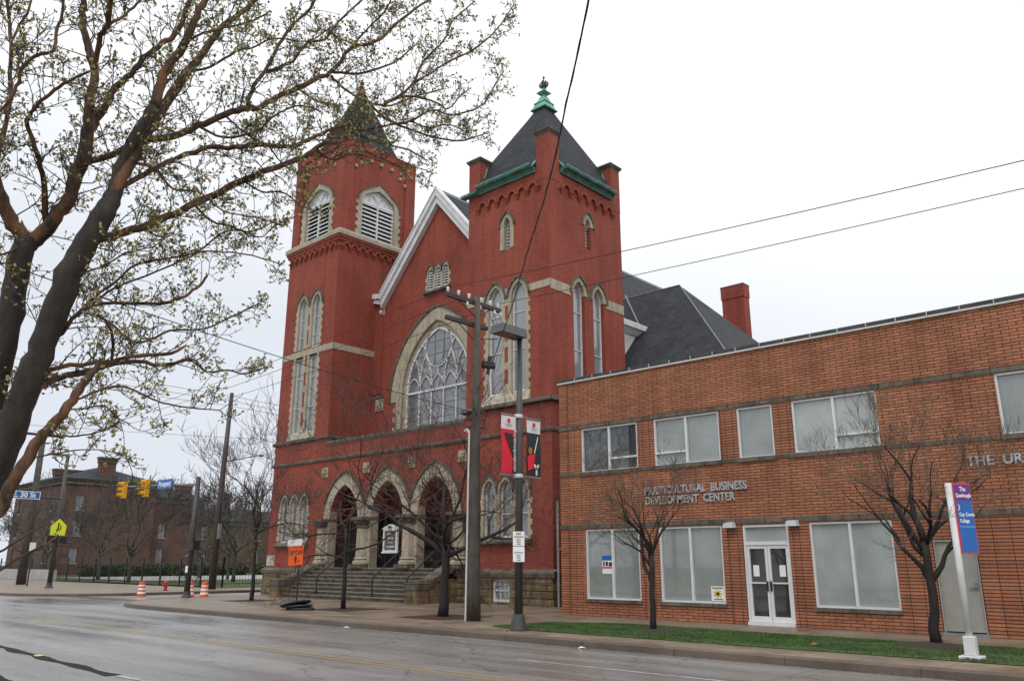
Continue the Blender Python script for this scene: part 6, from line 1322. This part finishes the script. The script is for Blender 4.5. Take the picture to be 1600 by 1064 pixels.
# big budding tree at the left edge
T=thing('budding_tree','big leaning street tree with red brown limbs and yellow green buds at the left','tree',(-7.9,1.6,0))
rnd=random.Random(77)
trk=MB(); lb_=MB(); tws=MB(); bud=MB()
def fork_base(L):
    x,y,z,r=L[0]; return [(x-.35,y-.25,z*.45,r*1.15),(-7.9,1.6,-.05,r*1.5)]
def bud_at(p,d,s_):
    for k in range(rnd.choice((2,3,3))):
        a=(d+Vector((rnd.gauss(0,.5),rnd.gauss(0,.5),rnd.gauss(0,.5)))).normalized(); e=a.orthogonal().normalized(); e.rotate(Matrix.Rotation(rnd.uniform(0,6.28),3,a)); f=a.cross(e)
        L=s_*rnd.uniform(.6,1.3); q=p+a*L*.1; bud.add([q,q+a*L*.55+e*L*.36,q+a*L,q+a*L*.55-e*L*.36,q+a*L*.5+f*L*.24],[(0,1,4),(1,2,4),(2,3,4),(3,0,4)])
def twig(p,d,L,r,lev):
    n=5 if lev==0 else 3; q=[p]; cur=p.copy(); dd=d.copy(); rr=[r]
    for i in range(n):
        dd=(dd+Vector((rnd.gauss(0,.22),rnd.gauss(0,.22),rnd.gauss(0,.22)+.05))).normalized(); cur=cur+dd*(L/n); q.append(cur.copy()); rr.append(max(.0027,r*(1-.5*(i+1)/n)))
    tws.tube(q,rr,4 if lev==0 else 3,False); bud_at(cur,dd,.029) if rnd.random()<(.42 if lev else .85) else None
    if lev<2:
        for i in range(1,n+1):
            for rep in range(1 if lev else rnd.choice((1,2))):
                if rnd.random()<.88:
                    ax=dd.orthogonal().normalized(); ax.rotate(Matrix.Rotation(rnd.uniform(0,6.28),3,dd)); nd=((q[i]-q[i-1]).normalized()*.6+ax*.85+Vector((0,0,.18))).normalized()
                    twig(q[i],nd,L*rnd.uniform(.22,.45) if lev==0 else rnd.uniform(.02,.06),max(.0022,rr[i]*.6),lev+1)
NOBUD={25,35,36}
for bi,L in enumerate(FT):
    L=list(L)
    trunkish=bi in (0,2,25)
    pts=[Vector(q[:3]) for q in L]; rad=[q[3] for q in L]
    # smooth subdivision (Catmull-Rom) with slight knots
    P=[];Rr=[]
    for i in range(len(pts)-1):
        p0=pts[max(i-1,0)];p1=pts[i];p2=pts[i+1];p3=pts[min(i+2,len(pts)-1)]
        for k in range(4):
            t=k/4; P.append(.5*((2*p1)+(-p0+p2)*t+(2*p0-5*p1+4*p2-p3)*t*t+(-p0+3*p1-3*p2+p3)*t**3)); Rr.append((rad[i]*(1-t)+rad[i+1]*t)*rnd.uniform(.96,1.05))
    P.append(pts[-1]); Rr.append(rad[-1])
    P=[p+Vector((rnd.gauss(0,1),rnd.gauss(0,1),rnd.gauss(0,1)))*min(.006,.25*r) for p,r in zip(P,Rr)]
    if trunkish:
        base=[(Vector(q[:3]),q[3]) for q in reversed(fork_base(L))]; P=[b[0] for b in base]+P; Rr=[b[1] for b in base]+Rr
    big=trunkish
    if big and bi!=25:
        cut=len(P) if bi==2 else min(len(P),2+4*12); trk.tube(P[:cut],Rr[:cut],14)
        if cut<len(P): lb_.tube(P[cut-1:],Rr[cut-1:],9)
    else: lb_.tube(P,Rr,9)
    # twigs
    tot=0; nxt=.05; 
    for i in range(1,len(P)):
        seg=(P[i]-P[i-1]).length; tot+=seg
        while tot>nxt:
            if (trunkish and Rr[i]>.075): nxt+=.5 if bi==25 else .3
            else: nxt+=rnd.uniform(.05,.11)
            if big and i<3: continue
            d=(P[i]-P[i-1]).normalized(); ax=d.orthogonal().normalized(); ax.rotate(Matrix.Rotation(rnd.uniform(0,6.28),3,d))
            nd=(d*.55+ax*.9+Vector((0,0,.12))).normalized(); thin=Rr[i]<.012
            if P[i].z<2.3 and Rr[i]>.03: continue
            if bi in NOBUD: continue
            twig(P[i],nd,rnd.uniform(.12,.30) if thin else rnd.uniform(.16,.46),min(.006,max(.0036,Rr[i]*.35)),0 if rnd.random()<.8 else 1)
    bud_at(P[-1],(P[-1]-P[-2]).normalized(),.03)
trk.build('trunk','bark_near',T,smooth=True); lb_.build('limbs','bark_red',T,smooth=True); tws.build('twigs','twig',T); bd_=bud.build('buds','bud',T); bd_['kind']='stuff'
# blue mark on the kerb at the right
m=MB(); m.box(-3.02,-2.2,15.415,15.44,-.13,-.01); m.box(-3.02,-2.2,15.43,15.6,.010,.014); struct(m.build('painted_kerb_mark','blue_paint'))
# small litter
for x,y,lb in ((-20.6,15.25,'tiny pink scrap of litter lying in the gutter'),(-11.9,15.3,'pale crumpled scrap in the gutter below the left ground floor office window'),(-7.5,17.6,'tan dead leaf lying on the grass strip below the right window')):
    m=MB(); z=-.149 if y<15.4 else .05; m.add([(x-.09,y-.05,z),(x+.08,y-.04,z+.02),(x+.1,y+.06,z),(x-.06,y+.05,z+.04)],[(0,1,2,3)]); tag(m.build('litter','banner_white' if y<15.4 else 'tan',None,(x,y,z)),lb,'litter')

# grit and last year's leaves lying in the gutter
_g=random.Random(8); V=[];Fc_=[]
for i in range(2600):
    x=_g.uniform(-38,3); y=15.43-abs(_g.gauss(0,.10)); 
    if x<-33: y=15.6+abs(x+33)*.28-.1-abs(_g.gauss(0,.1))
    s_=_g.uniform(.006,.028); a_=_g.uniform(0,6.28); o_=len(V); z=-.146
    V+=[(x+s_*math.cos(a_+k*2.1),y+s_*.7*math.sin(a_+k*2.1),z+_g.uniform(0,.012)) for k in range(3)]; Fc_.append((o_,o_+1,o_+2))
for i in range(900):
    cx,cy=_g.choice(((-12.16,18.63),(-5.71,19.6),(-20.5,19),(-26.4,19.4),(-18.3,18.2),(-14.9,16.5),(-4.5,17.4),(-35.3,20.6))); r_=abs(_g.gauss(0,.45))+.12; t_=_g.uniform(0,6.28); x=cx+r_*math.cos(t_); y=cy+r_*math.sin(t_); s_=_g.uniform(.01,.035); a_=_g.uniform(0,6.28); o_=len(V); z=.03 if x>-16.5 and 16.8<y<20.3 else .008
    V+=[(x+s_*math.cos(a_+k*2.1),y+s_*.7*math.sin(a_+k*2.1),z+_g.uniform(0,.02)) for k in range(3)]; Fc_.append((o_,o_+1,o_+2))
m=MB(); m.v=V; m.f=Fc_; o=m.build('gutter_debris','soil'); o['kind']='stuff'; o['label']='brown grit and dead leaf bits along the kerb and round the tree feet'; o['category']='debris'
# house and bare trees added out of view, only for the office windows to reflect
hs=thing('added_house','pale gabled house added out of view across the street, for office windows to reflect','added_house',(-27,-20,0))
m=MB(); m.wall(FB(-16),rect(-33,-21,0,6.2),[rect(u,u+1.1,z,z+1.7) for u in (-31.5,-28,-25,-22.8) for z in (1.2,4.0)],.2); m.wall(FS(-21),rect(-26,-16,0,6.2),[],0); m.wall(FL(-33),rect(-26,-16,0,6.2),[],0); m.build('wall','white',hs)
m=MB(); m.add([(-33.5,-15.5,6),(-20.5,-15.5,6),(-20.5,-26.5,6),(-33.5,-26.5,6),(-33.5,-21,10.2),(-20.5,-21,10.2)],[(0,1,5,4),(3,2,5,4),(0,3,4),(1,2,5)]); m.build('roof','slate',hs)
m=MB()
for u in (-31.5,-28,-25,-22.8):
    for z in (1.2,4.0): m.fbox(FB(-16),u,u+1.1,z,z+1.7,.18,.2)
m.build('window','glass_dark',hs)
for i,(x,y) in enumerate(((-45,-7),(-37,-9),(-13,-10),(-52,-12))):
    grow((x,y),9,300+i,[(-.5,.6,.9,3.6,.12,.7),(.4,-.7,.9,3.6,.12,.75),(0,0,1,4.0,.13,1),(.6,.5,.8,3.2,.1,.85),(-.5,-.5,.8,3.2,.1,.9)],levels=4,spread=.55,r0=.2,trunk_h=3.4,kids=(3,3),label='bare tree added out of view across the street, for office windows to reflect',group='added bare trees on the near side',lenf=.68,jit=.2,minr=.015)
